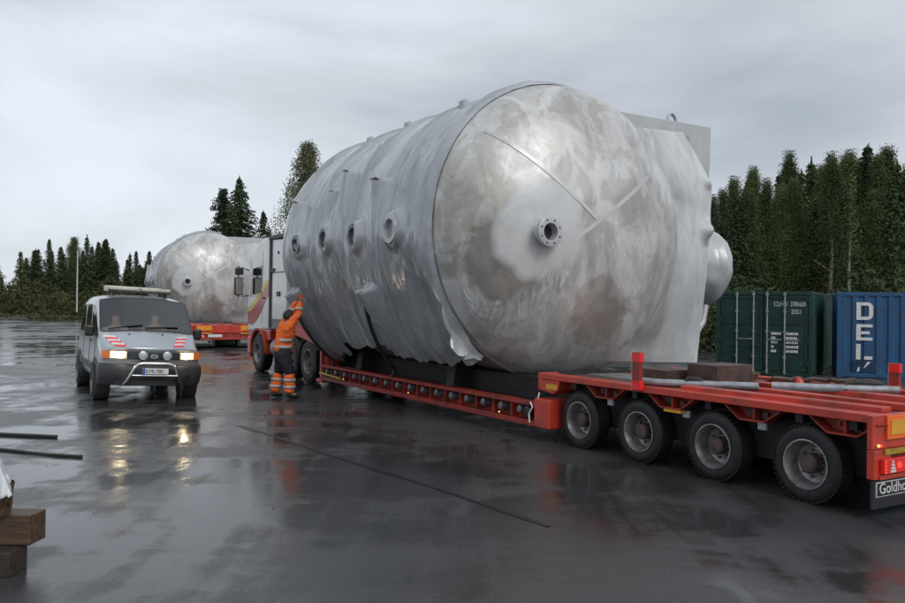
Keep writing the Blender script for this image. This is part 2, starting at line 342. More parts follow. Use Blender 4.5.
def asphalt_mat():
    mt = bpy.data.materials.new('wet_asphalt'); mt.use_nodes = True; N = mt.node_tree.nodes; L = mt.node_tree.links; b = N['Principled BSDF']
    tc = N.new('ShaderNodeTexCoord')
    def nz(scale, detail, st=(1, 1, 1), rot=0, dist=0.0):
        mp = N.new('ShaderNodeMapping'); mp.inputs['Scale'].default_value = st; mp.inputs['Rotation'].default_value = (0, 0, rot); L.new(tc.outputs['Object'], mp.inputs['Vector'])
        n = N.new('ShaderNodeTexNoise'); n.inputs['Scale'].default_value = scale; n.inputs['Detail'].default_value = detail; n.inputs['Distortion'].default_value = dist
        n.inputs['Roughness'].default_value = 0.6
        L.new(mp.outputs[0], n.inputs['Vector']); return n.outputs['Fac']
    def rng(f, a, bb, lo, hi, smooth=False):
        r = N.new('ShaderNodeMapRange'); r.inputs['From Min'].default_value = a; r.inputs['From Max'].default_value = bb; r.inputs['To Min'].default_value = lo; r.inputs['To Max'].default_value = hi
        if smooth: r.interpolation_type = 'SMOOTHSTEP'
        L.new(f, r.inputs['Value']); return r.outputs[0]
    def math_(op, a, bb):
        m_ = N.new('ShaderNodeMath'); m_.operation = op
        for i, q in enumerate((a, bb)):
            if isinstance(q, (int, float)): m_.inputs[i].default_value = q
            else: L.new(q, m_.inputs[i])
        return m_.outputs[0]
    big = nz(0.16, 5, (1, 1.5, 1), 0.5, 0.5)
    mid = nz(0.7, 6, (1, 1.6, 1), -0.5, 0.4)
    trk = nz(0.9, 4, (3.2, 0.22, 1), 0.54)          # long drag and tyre marks along the driving direction
    fine = nz(70, 3)
    grit = nz(260, 2)
    vor = N.new('ShaderNodeTexVoronoi'); vor.inputs['Scale'].default_value = 90; L.new(tc.outputs['Object'], vor.inputs['Vector'])
    # colour
    s = math_('ADD', math_('MULTIPLY', big, 0.5), math_('ADD', math_('MULTIPLY', mid, 0.3), math_('MULTIPLY', trk, 0.2)))
    v = rng(s, 0.36, 0.64, 0.028, 0.075)
    v = math_('MULTIPLY', v, rng(fine, 0.3, 0.7, 0.55, 1.5))
    v = math_('MULTIPLY', v, rng(vor.outputs['Distance'], 0.0, 0.5, 1.25, 0.85))
    cc = N.new('ShaderNodeCombineColor'); L.new(v, cc.inputs[0]); L.new(math_('MULTIPLY', v, 1.01), cc.inputs[1]); L.new(math_('MULTIPLY', v, 1.04), cc.inputs[2])
    L.new(cc.outputs[0], b.inputs['Base Color'])
    # wetness: standing film in the low places
    wet = rng(math_('ADD', s, math_('MULTIPLY', math_('SUBTRACT', nz(3.5, 6), 0.5), 0.10)), 0.455, 0.545, 0.0, 1.0, True)
    rgh = rng(wet, 0, 1, 0.09, 0.36)
    L.new(rgh, b.inputs['Roughness'])
    b.inputs['IOR'].default_value = 1.45
    hgt = math_('ADD', math_('MULTIPLY', math_('ADD', fine, math_('MULTIPLY', grit, 0.6)), rng(wet, 0, 1, 0.10, 1.0)), math_('MULTIPLY', mid, 0.35))
    bp = N.new('ShaderNodeBump'); bp.inputs['Strength'].default_value = 0.28; bp.inputs['Distance'].default_value = 0.008
    L.new(hgt, bp.inputs['Height']); L.new(bp.outputs[0], b.inputs['Normal'])
    return mt
M['asphalt'] = asphalt_mat()

# ------------------------------------------------------------------ ground
g = MB(); S = 900
g.add([(-S, -S, -0.08), (S, -S, -0.08), (S, S, -0.08), (-S, S, -0.08)], [(0, 1, 2, 3)])
tag(g.build('ground', M['soil']), kind='structure')
rnd = random.Random(5)
edge = []
for i in range(61):                                             # far edge of the yard, slightly ragged
    t = i / 60; x = -120 + t * 125; y = 76.5 + 2.0 * math.sin(t * 5) + rnd.uniform(-0.5, 0.5) - max(0, (x + 20)) * 0.9
    edge.append((x, y))
poly = [(-120, -40), (60, -40), (60, 30.0), (20, 31)] + edge[::-1]
g = MB(); n = len(poly)
g.add([(p[0], p[1], 0) for p in poly] + [(p[0], p[1], -0.3) for p in poly], [tuple(range(n))] + [(i, n + i, n + (i + 1) % n, (i + 1) % n) for i in range(n)])
tag(g.build('yard', M['asphalt']), kind='structure')
# tar joint across the yard
a = Vector((-3.2, 12.35, 0)); b_ = Vector((0.85, 6.9, 0)); dd = (b_ - a).normalized(); nn = Vector((-dd.y, dd.x, 0))
rows = []
for i in range(70):
    t = i / 69; p = a.lerp(b_, t) + nn * (0.018 * math.sin(t * 11) + 0.012 * noise.noise((t * 40, 2, 2)))
    w = 0.018 + 0.045 * max(0, noise.noise((t * 9, 3, 1)) + 0.15) + (0.03 if t < 0.12 else 0) + 0.008 * noise.noise((t * 60, 5, 5))
    rows.append([p - nn * w + Vector((0, 0, 0.004)), p + nn * w + Vector((0, 0, 0.004))])
tag(MB().grid(rows).build('pavement_joint', M['tar']), kind='structure')
def crack(p, q, w0, seed):
    p, q = Vector((*p, 0)), Vector((*q, 0)); d = (q - p).normalized(); n_ = Vector((-d.y, d.x, 0)); rows = []; N_ = 60
    for i in range(N_ + 1):
        t = i / N_; c = p.lerp(q, t) + n_ * (0.16 * noise.noise((t * 3.5, seed, 0)) + 0.05 * noise.noise((t * 14, seed, 3)))
        w = w0 * (0.35 + 0.65 * abs(noise.noise((t * 8, seed, 7))) * 2) * min(1, 6 * t, 6 * (1 - t)) + 0.0008
        rows.append([c - n_ * w + Vector((0, 0, 0.0045)), c + n_ * w + Vector((0, 0, 0.0045))])
    tag(MB().grid(rows).build('pavement_crack', M['tar']), kind='structure')
crack((-9.5, 21.5), (-13.5, 27.5), 0.03, 3); crack((-6.4, 26.3), (-2.5, 26.0), 0.05, 4)
# thin bars lying on the wet yard at the left
for k, (p, q, lab, r) in enumerate([((-6.6, 11.27), (-5.29, 11.02), 'long thin dark bar lying flat on the wet asphalt, farther of the two', 0.022),
                                  ((-5.75, 10.1), (-4.34, 9.64), 'thin bent dark rod lying on wet asphalt, nearer of the two', 0.018)]):
    mb = MB(); pts = [Vector((p[0] + (q[0] - p[0]) * i / 8, p[1] + (q[1] - p[1]) * i / 8 + (0.03 * math.sin(i * 0.9) if k else 0), r * 0.9)) for i in range(9)]
    mb.tube(pts, r, 6)
    tag(mb.build('metal_bar', M['strap'], smooth=40), lab, 'bar', 'bars on the yard')
# loose pebbles on the asphalt (uncountable)
mb = MB(); rnd = random.Random(8)
for i in range(170):
    y = 3.5 + 16 * rnd.random() ** 1.6; x = rnd.uniform(-0.62, 0.5) * y; r = rnd.uniform(0.003, 0.009) * (1.8 if rnd.random() < 0.06 else 1)
    mb.lathe([(0, r * 0.7), (r * 0.5, r), (r, r * 0.4)], (x, y, -0.002), (0, 0, 1), 5)
tag(mb.build('loose_gravel', M['soil'], smooth=60), kind='stuff')

# ------------------------------------------------------------------ trailer (local x forward, y left, z up)
HEAD = R_(31.2)
def frame(ang): return PI / 2 + ang
TR_O = Vector((3.613, 9.943, 0))

def make_wheel(parent, x, y, side, r=0.37, w=0.24, rr=0.235, name='wheel', dual=True):
    """side +1: outer face towards +y"""
    mb = MB(); o = (x, y, r)
    mb.lathe([(-w, rr), (-w, r * 0.88), (-w * 0.88, r * 0.985), (-w * 0.5, r), (-w * 0.12, r * 0.985), (0, r * 0.90), (0.006, r * 0.80), (0.0, rr * 1.06), (-0.015, rr)], o, (0, side, 0), 40, True)
    ty = mb.build('tyre', M['rubber'], parent, smooth=35)
    gm = MB()                                                     # tread blocks round the tyre
    for i in range(46):
        an = 2 * PI * i / 46; c = Vector((math.cos(an), 0, math.sin(an)))
        gm.box((x + c.x * r * 0.992, y - side * w * 0.15, r + c.z * r * 0.992), (0.014, w * 0.20, 0.032), Matrix.Rotation(-an, 3, 'Y'))
    tag(gm.build('tread', M['rubber'], ty), kind='stuff')
    mb = MB()
    mb.lathe([(-0.02, rr * 1.0), (0.006, rr * 1.03), (0.008, rr * 0.97), (-0.02, rr * 0.92), (-0.09, rr * 0.86), (-0.15, rr * 0.80), (-0.17, rr * 0.62), (-0.165, rr * 0.5), (-0.16, rr * 0.48), (-0.16, 0.01)], o, (0, side, 0), 32, cap0=False)
    rim = mb.build('rim', M['rim'], parent, smooth=35)
    mb = MB()
    mb.lathe([(-0.15, rr * 0.42), (-0.05, rr * 0.40), (-0.03, rr * 0.33), (-0.02, rr * 0.12), (-0.02, 0.005)], o, (0, side, 0), 20)
    for k in range(8):
        an = 2 * PI * k / 8
        mb.lathe([(-0.13, 0.014), (-0.10, 0.014)], (x + math.cos(an) * rr * 0.55, y, r + math.sin(an) * rr * 0.55), (0, side, 0), 6)
    mb.build('hub', M['hub'], rim, smooth=35)
    return ty

def make_trailer(label):
    t = thing('lowbed_trailer', label, 'trailer', TR_O, frame(HEAD), 'red low-bed trailers')
    DW = 1.33
    # rear deck: side rails, cross members, floor sheets and long skid beams
    for sd in (1, -1):
        mb = MB(); mb.b2((-2.34, sd * (DW - 0.05), 0.85), (2.4, sd * DW, 0.925)); mb.b2((-2.34, sd * (DW - 0.22), 0.90), (2.4, sd * (DW - 0.052), 0.925))
        mb.build('deck_rail', M['red'], t, bevel=0.006)
    for i in range(9):
        MB().b2((-2.2 + i * 0.56, -DW + 0.06, 0.76), (-2.12 + i * 0.56, DW - 0.06, 0.86)).build('cross_member', M['dark'], t)
    for i, (y0, y1) in enumerate([(-1.08, -0.62), (-0.60, -0.02), (0.0, 0.58), (0.60, 1.08)]):
        MB().b2((-2.3, y0, 0.868), (2.3, y1, 0.898)).build('deck_sheet', M['rust'] if i in (0, 3) else M['rim'] if i == 2 else M['red_dirty_shade'], t, bevel=0.004)
    # slanted ramp plates lying lengthwise on the deck
    for (p, q, w, mt) in [((-2.3, 0.98), (0.0, 1.10), 0.16, 'red'), ((-2.3, 0.55), (0.15, 0.55), 0.13, 'red'), ((-2.3, -0.15), (0.3, -0.05), 0.18, 'red'), ((-2.3, -0.75), (0.3, -0.75), 0.16, 'red_dirty_shade')]:
        mb = MB(); an = math.atan2(q[1] - p[1], q[0] - p[0]); L_ = math.hypot(q[0] - p[0], q[1] - p[1])
        mb.box(((p[0] + q[0]) / 2, (p[1] + q[1]) / 2, 0.935), (L_, w, 0.066), an)
        mb.build('deck_beam', M[mt], t, bevel=0.006)
    # under-frame and axles
    mb = MB(); mb.b2((-2.28, -1.02, 0.30), (2.28, 1.02, 0.75)); mb.build('chassis', M['dark'], t)
    for ax in (-1.68, -0.56, 0.56, 1.65):
        MB().tube([(ax, -1.1, 0.37), (ax, 1.1, 0.37)], 0.07, 10).build('axle', M['dark'], t, smooth=40)
        for sd in (1, -1):
            w = bpy.data.objects.new('wheel', None); C.objects.link(w); w.parent = t
            make_wheel(w, ax, sd * 1.28, sd)
    # fender brackets between the wheels: trapezoid pockets with a tie hole
    for bx in (1.13, 0.03, -1.08, -2.08):
        for sd in (1, -1):
            mb = MB(); y0 = sd * (DW - 0.02)
            mb.prism([(bx - 0.34, 0.85), (bx + 0.34, 0.85), (bx + 0.16, 0.72), (bx - 0.14, 0.72)], y0 - sd * 0.17, y0 - sd * 0.145)
            for px0, px1 in ((bx - 0.34, bx - 0.14), (bx + 0.16, bx + 0.34)):
                z0, z1 = (0.85, 0.72) if px0 < bx else (0.72, 0.85)
                mb.prism([(px0, z0), (px1, z1), (px1, z1 - 0.018), (px0, z0 - 0.018)], y0 - sd * 0.143, y0)
            mb.b2((bx - 0.14, y0 - sd * 0.143, 0.702), (bx + 0.16, y0, 0.72))
            mb.b2((bx - 0.02, y0 - sd * 0.143, 0.722), (bx, y0 - sd * 0.02, 0.848))
            br = mb.build('bracket', M['red_dirty_shade'], t, bevel=0.004)
            MB().lathe([(0, 0.045), (0.02, 0.045), (0.02, 0.028), (0.0, 0.028)], (bx + 0.08, y0 - sd * 0.142, 0.79), (0, sd, 0), 14, True).build('tie_ring', M['red'], br, smooth=40)
            MB().b2((bx - 0.12, y0 - sd * 0.12, 0.735), (bx - 0.05, y0 - sd * 0.10, 0.80)).build('lever', M['hub'], br)
    for (bx, mt) in ((1.1, 'galv'), (-0.14, 'galv'), (-1.15, 'galv')):
        MB().b2((bx - 0.05, 1.2, 0.62), (bx + 0.05, 1.24, 0.70)).build('valve_box', M[mt], t, bevel=0.006)
    MB().b2((-0.12, 1.22, 0.665), (0.14, 1.30, 0.70)).build('side_reflector', M['yellow'], t, bevel=0.004)
    # front shoulder of the deck
    for sd in (-1, 1):
        sh = MB().prism([(2.4, 0.925), (2.401, 0.925), (2.44, 0.70), (2.15, 0.66), (2.05, 0.72), (2.0, 0.85), (2.399, 0.85)][:0] + [(2.48, 0.93), (2.402, 0.93), (2.402, 0.845), (2.0, 0.845), (2.05, 0.72), (2.15, 0.66), (2.48, 0.70)], sd * 1.02, sd * 1.32).build('deck_shoulder', M['red'], t, bevel=0.01)
    MB().b2((2.05, 1.322, 0.72), (2.28, 1.335, 0.79)).build('amber_reflector', M['yellow'], sh)
    MB().b2((2.30, -1.0, 0.30), (2.42, 1.0, 0.92)).build('step_plate', M['dark'], t)
    # low bed: rails, web, end boxes, tie pegs
    X0, X1 = 2.1, 10.2
    for sd in (1, -1):
        y1 = sd * 1.42
        MB().b2((X0 + 0.34, y1 - sd * 0.20, 0.47), (X1, y1, 0.52)).build('upper_rail', M['red_dirty_shade'], t, bevel=0.006)  # darker red on the rails stands in for the shadow under the vessel
        MB().b2((X0 + 0.34, y1 - sd * 0.12, 0.19), (X1, y1, 0.265)).build('lower_rail', M['red_dirty_shade'], t, bevel=0.006)
        MB().b2((X0 + 0.34, y1 - sd * 0.22, 0.20), (X1, y1 - sd * 0.16, 0.468)).build('web', M['red_dirty_shade'], t)
        MB().b2((X0, y1 - sd * 0.5, 0.19), (X0 + 0.335, y1, 0.585)).build('end_box', M['red'], t, bevel=0.015)
        for i in range(16):
            x = X0 + 0.68 + i * 0.47
            MB().lathe([(0, 0.062), (0.15, 0.058), (0.16, 0.045), (0.16, 0.01)], (x, y1 - sd * 0.16, 0.38), (0.15, sd, 0.1), 12).build('tie_peg', M['grey_peg'], t, smooth=35)
            MB().b2((x + 0.19, y1 - sd * 0.158, 0.28), (x + 0.215, y1 - sd * 0.01, 0.468)).build('rib', M['red_dirty_shade'], t)
            MB().b2((x + 0.09, y1 - sd * 0.15, 0.31), (x + 0.17, y1 - sd * 0.11, 0.37)).build('side_marker', M['yellow_dull'] if i % 3 else M['reflect_orange'], t)
            if i % 6 == 1:
                MB().lathe([(0, 0.014), (0.012, 0.012)], (x + 0.02, y1 - sd * 0.002, 0.30), (0, sd, 0), 8).build('marker_lamp', M['marker_lit'], t)
    for i in range(12):
        MB().b2((2.6 + i * 0.62, -1.2, 0.30), (2.75 + i * 0.62, 1.2, 0.44)).build('bed_beam', M['dark'], t)
    MB().b2((2.45, -0.5, 0.26), (10.2, 0.5, 0.36)).build('spine', M['dark'], t)
    MB().lathe([(0, 0.085), (0.13, 0.085), (0.14, 0.06), (0.14, 0.01)], (2.62, 1.27, 0.37), (0, 1, 0), 16).build('winch_drum', M['black'], t, smooth=35)
    mb = MB(); mb.tube([(2.5, 1.43, 0.52), (2.44, 1.44, 0.46), (2.52, 1.44, 0.36), (2.5, 1.44, 0.24)], 0.012, 6); mb.build('white_hose', M['white'], t, smooth=40)
    mb = MB(); mb.tube([(2.42, 1.34, 0.66), (2.43, 1.36, 0.56), (2.40, 1.37, 0.50)], 0.011, 6); mb.build('air_hose', M['white'], t, smooth=40)
    # gooseneck
    for sd in (1, -1):
        mb = MB(); mb.prism([(10.0, 0.28), (10.3, 0.28), (10.55, 0.88), (12.4, 1.12), (12.4, 1.32), (10.4, 1.08), (10.1, 0.6)], sd * 1.05, sd * 1.28)
        mb.build('gooseneck_arm', M['red'], t, bevel=0.01)
        mb = MB(); mb.b2((10.20, sd * 1.30, 0.20), (10.29, sd * 1.38, 1.02)); mb.b2((10.08, sd * 1.26, 0.13), (10.41, sd * 1.42, 0.198))
        mb.build('support_leg', M['red'], t, bevel=0.008)
        MB().tube([(9.0, sd * 1.45, 0.30), (10.1, sd * 1.45, 0.34)], 0.03, 8).build('yellow_bar', M['yellow_dull'], t, smooth=40)
    MB().b2((12.2, -1.1, 1.05), (13.3, 1.1, 1.22)).build('gooseneck_plate', M['red_dirty_shade'], t, bevel=0.01)
    # tail: uprights, cross beam, warning boards, lamps, flap
    mb = MB(); mb.b2((-2.40, -1.36, 0.62), (-2.345, 1.36, 0.925)); mb.b2((-2.42, 1.10, 0.36), (-2.345, 1.36, 0.618)); mb.b2((-2.42, -1.36, 0.36), (-2.345, -1.10, 0.618))
    mb.build('tail_beam', M['red'], t, bevel=0.008)
    MB().b2((-2.44, -1.36, 0.36), (-2.36, 1.30, 0.40)).build('bumper_bar', M['red'], t, bevel=0.006)
    MB().b2((-2.36, -1.09, 0.40), (-2.30, 1.09, 0.60)).build('tail_panel', M['red_dirty_shade'], t)
    for (y1, sd) in ((1.17, 1), (-1.17, -1)):
        bd = MB().b2((-2.425, y1 - sd * 0.62, 0.705), (-2.402, y1, 0.915)).build('warning_board', M['reflect_orange'], t, bevel=0.003)
        MB().b2((-2.432, y1 - sd * 0.58, 0.745), (-2.426, y1 - sd * 0.045, 0.875)).build('board_field', M['yellow'], bd)
        mb = MB(); mb.b2((-2.436, y1 - sd * 0.40, 0.805), (-2.433, y1 - sd * 0.30, 0.815)); mb.build('board_mark', M['black'], bd)
        MB().b2((-2.44, y1 - sd * 0.62, 0.575), (-2.422, y1 + sd * 0.06, 0.625)).build('reflex_strip', M['yellow_dull'], t, bevel=0.003)
        lc = MB().b2((-2.47, y1 - sd * 0.30, 0.415), (-2.425, y1 + sd * 0.12, 0.545)).build('lamp_cluster', M['reflect_red'], t, bevel=0.006)
        for q in range(4):
            mb = MB(); ya = y1 + sd * (0.05 - 0.022 * q * 0.35); zz = 0.425 + q * 0.028
            mb.b2((-2.476, ya - sd * 0.015, zz), (-2.471, ya - sd * (0.095 - q * 0.018), zz + 0.02)); mb.build('lens_stripe', M['white'], lc)
            mb = MB(); ya = y1 - sd * (0.20 - 0.0 * q)
            mb.b2((-2.476, ya - sd * (0.06 - q * 0.016), zz), (-2.471, ya - sd * 0.085, zz + 0.02)); mb.build('lens_stripe', M['white'], lc)
        MB().lathe([(0, 0.03), (0.012, 0.022), (0.012, 0.004)], (-2.472, y1 - sd * 0.1, 0.48), (-1, 0, 0), 14).build('tail_light', M['taillight'], lc, smooth=40)
        for q in range(4): MB().lathe([(0, 0.010), (0.008, 0.007)], (-2.472, y1 + sd * 0.105, 0.43 + q * 0.03), (-1, 0, 0), 8).build('tail_light', M['taillight'], lc)
        MB().lathe([(0, 0.016), (0.016, 0.011)], (-2.421, y1 + sd * 0.14, 0.66), (-1, 0, 0), 10).build('marker_lamp', M['marker_lit'], t)
        MB().lathe([(0, 0.014), (0.012, 0.010)], (-2.421, y1 + sd * 0.095, 0.66), (-1, 0, 0), 10).build('marker_lamp', M['taillight'], t)
        fl = MB().b2((-2.40, y1 - sd * 0.72, 0.10), (-2.375, y1 + sd * 0.18, 0.35)).build('mud_flap', M['black'], t)
        MB().b2((-2.41, y1 - sd * 0.60, 0.205), (-2.401, y1 + sd * 0.14, 0.335)).build('name_plate', M['lettering'], fl)
        MB().b2((-2.414, y1 - sd * 0.592, 0.213), (-2.4105, y1 + sd * 0.132, 0.327)).build('plate_field', M['black'], fl)
        ys = max(y1 - sd * 0.60, y1 + sd * 0.14)
        text('lettering', 'Goldhofer', 0.135, M['lettering'], fl, (-2.416, ys - 0.03, 0.232), (0, -1, 0), (0, 0, 1), xs=1.02)
    np_ = MB().b2((-2.445, 0.18, 0.45), (-2.43, 0.72, 0.56)).build('licence_plate', M['white'], t, bevel=0.003)
    # stake posts
    for (x, y, h0, h1) in ((0.5, 1.36, 0.87, 1.32), (-1.0, -1.36, 0.83, 1.22)):
        p = MB().b2((x - 0.06, y - 0.03, h0), (x + 0.06, y + 0.03, h1)).build('stake_post', M['red_dirty_shade'], t, bevel=0.006)
        for z in (h1 - 0.11, h0 + 0.01):
            MB().b2((x - 0.068, y - 0.032, z), (x - 0.0605, y + 0.032, z + 0.105)).build('reflector', M['reflect_red'], p)
            MB().b2((x - 0.06, y + 0.0305, z), (x + 0.06, y + 0.035, z + 0.105)).build('reflector', M['reflect_red'], p)
        MB().b2((x + 0.0605, y - 0.03, h0), (x + 0.072, y + 0.03, h1)).build('stake_edge', M['galv'], p)
    return t

# ------------------------------------------------------------------ vessel (same local frame)
VR, VT, VZ, VS, VH, VL = 2.37, -0.10, 3.03, 3.86, 1.18, 6.3
def sstep(a, b, x):
    t = max(0.0, min(1.0, (x - a) / (b - a))); return t * t * (3 - 2 * t)
NOZ = [(4.82, 0.0, 0.235), (6.21, -0.6, 0.22), (7.51, 0.0, 0.22), (8.97, -0.7, 0.20)]
LEDGE = [(5.56, 19.6, 0.27, 0.34), (7.22, 29.0, 0.22, 0.26), (7.74, 22.0, 0.14, 0.20), (9.36, 20.0, 0.24, 0.26), (6.04, -21.0, 0.32, 0.28), (9.68, -22.0, 0.26, 0.26), (6.75, 44, 0.10, 0.16), (4.95, 37, 0.08, 0.2)]
RINGS = [4.0, 5.30, 6.62, 8.15, 9.6]
def wrap_r(s, th):
    """outward offset of the plastic wrap over the shell; th in degrees, left side is 0, top is 90"""
    o = 0.02
    for rs in RINGS: o += 0.065 * math.exp(-abs((s - rs) / 0.055) ** 1.3) * (0.6 + 0.4 * sstep(-60, 40, th))
    for (ls, lt, h, w) in LEDGE:
        if th < lt + 4:
            f = sstep(lt + 1.6, lt - 0.4, th) * math.exp(-max(0, lt - th) / 17.0)
            wd = w * (1 + max(0, lt - th) / 22.0)
            x = abs(s - ls) / wd
            o = max(o, 0.02 + h * f * max(0, 1 - x) ** 0.75)
    for (ns, ntn, rr) in NOZ:
        dz = math.radians(th - ntn) * VR; d = math.hypot(s - ns, dz); d2 = math.hypot(s - ns, dz * (0.5 if dz < 0 else 1))
        k = sstep(rr * 1.5, rr * 1.0, d); dip = sstep(rr * 0.70, rr * 0.60, d)
        o = max(o, o + (0.13 * k - 0.11 * dip))
        o += 0.05 * math.exp(-(d2 / (rr * 1.6)) ** 2) * (1 - k)
    low = sstep(25, -50, th)
    v = noise.noise((s * 1.5, th / 55.0, 3.0)); v2 = noise.noise((s * 3.6 + th / 40, th / 35.0, 9.0))
    o += (0.018 + 0.08 * low) * (1 - abs(v) * 2.2) * 0.7 + (0.012 + 0.035 * low) * (0.5 - abs(v2)) * 2
    vv = noise.noise((s * 2.6 + th / 70, th / 90.0, 21.0)); v5 = noise.noise((s * 1.3 - th / 28, th / 40.0, 33.0)); o += 0.008 * max(0, 1 - abs(v5) * 8); o += (0.018 + 0.035 * low) * max(0, 1 - abs(vv) * 6)   # sharp creases
    o += 0.006 * noise.noise((s * 7, th / 6.0, 5))
    o += 0.16 * sstep(-28, -60, th)                               # film hangs off the flank
    return o
def vpt(s, th, r): return Vector((s, VT + r * math.cos(R_(th)), VZ + r * math.sin(R_(th))))
def head_pt(t, z, off=0.0):
    """point on the dished head over the offsets t (left), z (up) from the vessel axis"""
    q = min(0.999, (t * t + z * z) / VR ** 2); sx = VH * math.sqrt(1 - q)
    n = Vector((-sx / VH ** 2, t / VR ** 2, z / VR ** 2)).normalized()
    return Vector((VS - sx, VT + t, VZ + z)) + n * off
def strip(p, q, w, h, n=16):
    d = Vector((q[0] - p[0], q[1] - p[1])).normalized(); nn = Vector((-d.y, d.x)); rows = []
    for i in range(n + 1):
        t = p[0] + (q[0] - p[0]) * i / n; z = p[1] + (q[1] - p[1]) * i / n
        rows.append([head_pt(t + nn.x * w, z + nn.y * w, -0.005), head_pt(t + nn.x * w * 0.8, z + nn.y * w * 0.8, h), head_pt(t - nn.x * w * 0.8, z - nn.y * w * 0.8, h), head_pt(t - nn.x * w, z - nn.y * w, -0.005)])
    return MB().grid(rows)

def make_vessel(label):
    v = thing('steel_vessel', label, 'vessel', TR_O, frame(HEAD), 'huge wrapped steel vessels on trailers')
    # bare shell
    mb = MB(); mb.grid([[vpt(VS + VL * i / 8, j * 3.0, VR - 0.03) for j in range(121)] for i in range(9)])
    mb.build('shell', M['steel'], v, smooth=60)
    # heads
    for sg, s0, nm in ((-1, VS, 'rear_head'), (1, VS + VL, 'front_head')):
        rows = []
        for i in range(41):
            ph = PI / 2 * i / 40
            rows.append([Vector((s0 + sg * VH * math.sin(ph), VT + (VR) * math.cos(ph) * math.cos(R_(j * 3)), VZ + VR * math.cos(ph) * math.sin(R_(j * 3)))) for j in range(121)])
        hd = MB().grid(rows).build(nm, M['steel'] if sg < 0 else M['wrap'], v, smooth=60)
    mb = MB(); mb.lathe([(0.0, VR - 0.04), (0.0, VR + 0.01), (0.03, VR + 0.02), (0.08, VR + 0.02), (0.10, VR + 0.01), (0.10, VR - 0.04)], (VS - 0.02, VT, VZ), (1, 0, 0), 120, True)
    mb.build('rim_ring', M['plate'], v, smooth=40)
    # plastic wrap on the barrel
    th0 = -60; N1, N2 = 230, 250; rows = []
    for j in range(N2 + 1):
        row = []
        for i in range(N1 + 1):
            s = VS + 0.02 + (VL + 0.25) * i / N1; s0 = s; e0 = VS - 0.05 - 0.03 * noise.noise((j * 0.06, 3, 3)) - 0.10 * sstep(140, 90, j) * abs(noise.noise((j * .03, 8, 1)))
            s = e0 + (VS + VL + 0.27 - e0) * i / N1
            lo = -52 - 9 * noise.noise((s * 0.8, 1.5, 0)) - 5 * abs(noise.noise((s * 1.2, 7.5, 0))) - (7 if s > 8.6 else 0)
            th = lo + (240 - lo) * (j / N2) ** 1.25
            o = wrap_r(s, th) if th < 100 else 0.02 + 0.03 * noise.noise((s * 1.5, th / 50, 3))
            end = sstep(VS + VL - 0.15, VS + VL + 0.27, s)
            if s < VS + 0.06:
                q_ = min(0.9, max(0, VS - s) / VH); f_ = sstep(VS - 0.10, VS + 0.06, s)
                o = (VR * math.sqrt(1 - q_ * q_) - VR + 0.012) * (1 - f_) + o * f_ + 0.012 * noise.noise((s * 9, th / 4, 2)) * (1 - f_)
            row.append(vpt(s, th, VR + o - 0.22 * end))
        rows.append(row)
    MB().grid(rows).build('barrel_wrap', M['wrap'], v, smooth=75)
    # head: seams, pad and nozzle
    strip((1.72, 1.38), (0.2, 0.12), 0.035, 0.012).build('weld_seam', M['pad'], v, smooth=30)
    strip((0.75, -0.30), (-1.25, 1.04), 0.035, 0.007).build('weld_seam', M['pad'], v, smooth=30)
    strip((0.1, 0.0), (0.75, -1.9), 0.018, 0.006).build('weld_seam', M['steel'], v, smooth=30)
    c = (1.12, -0.12)
    AN = [2 * PI * k / 72 for k in range(73)]; RR = (0.05, 0.25, 0.45, 0.6, 0.72, 0.82, 0.92, 1.0)
    def padr(a): return 1.0 + 0.22 * noise.noise((math.cos(a) * 1.3, math.sin(a) * 1.3, 5)) + 0.10 * noise.noise((math.cos(a) * 4, math.sin(a) * 4, 8))
    rows = [[head_pt(c[0] - 0.02 + 0.74 * r * math.cos(a) * padr(a), c[1] + 0.05 + 0.80 * r * math.sin(a) * padr(a), 0.006) for a in AN] for r in RR]
    cover(MB().grid(rows).build('reinforcing_pad', M['film_soft'], v, smooth=60), [[0.8 * sstep(1.0, 0.86, r) for a in AN] for r in RR])
    p = head_pt(c[0], c[1]); p.x += 0.03
    MB().lathe([(0, 0.15), (0.17, 0.15), (0.17, 0.215), (0.235, 0.215), (0.24, 0.205), (0.24, 0.125), (0.0, 0.12)], p, (-1, 0, 0.0), 40).build('nozzle', M['plate'], v, smooth=30)
    MB().lathe([(0.0, 0.121), (0.05, 0.12)], p + Vector((-0.05, 0, 0)), (-1, 0, 0), 32).build('nozzle_bore', M['black'], v)
    for k in range(8):
        a = 2 * PI * (k + 0.5) / 8
        MB().lathe([(0.238, 0.013), (0.246, 0.013), (0.246, 0.003)], p + Vector((0, 0.172 * math.cos(a), 0.172 * math.sin(a))), (-1, 0, 0), 10).build('bolt_hole', M['black'], v)
    # film band over the lower left of the head
    U = [(2.08, -0.78), (1.95, -1.04), (1.65, -1.04), (1.25, -0.86), (0.92, -0.62), (0.62, -0.38)]
    Lo = [(1.95, -1.30), (1.55, -1.75), (1.15, -1.98), (0.75, -1.80), (0.55, -1.30), (0.50, -0.60)]
    def cat(P, t):
        k = len(P) - 1; x = t * k; i = min(k - 1, int(x)); f = x - i
        p0, p1, p2, p3 = [P[max(0, min(k, i + q))] for q in (-1, 0, 1, 2)]
        return [0.5 * (2 * p1[a_] + (p2[a_] - p0[a_]) * f + (2 * p0[a_] - 5 * p1[a_] + 4 * p2[a_] - p3[a_]) * f * f + (3 * p1[a_] - p0[a_] - 3 * p2[a_] + p3[a_]) * f ** 3) for a_ in range(len(p0))]
    rows = []
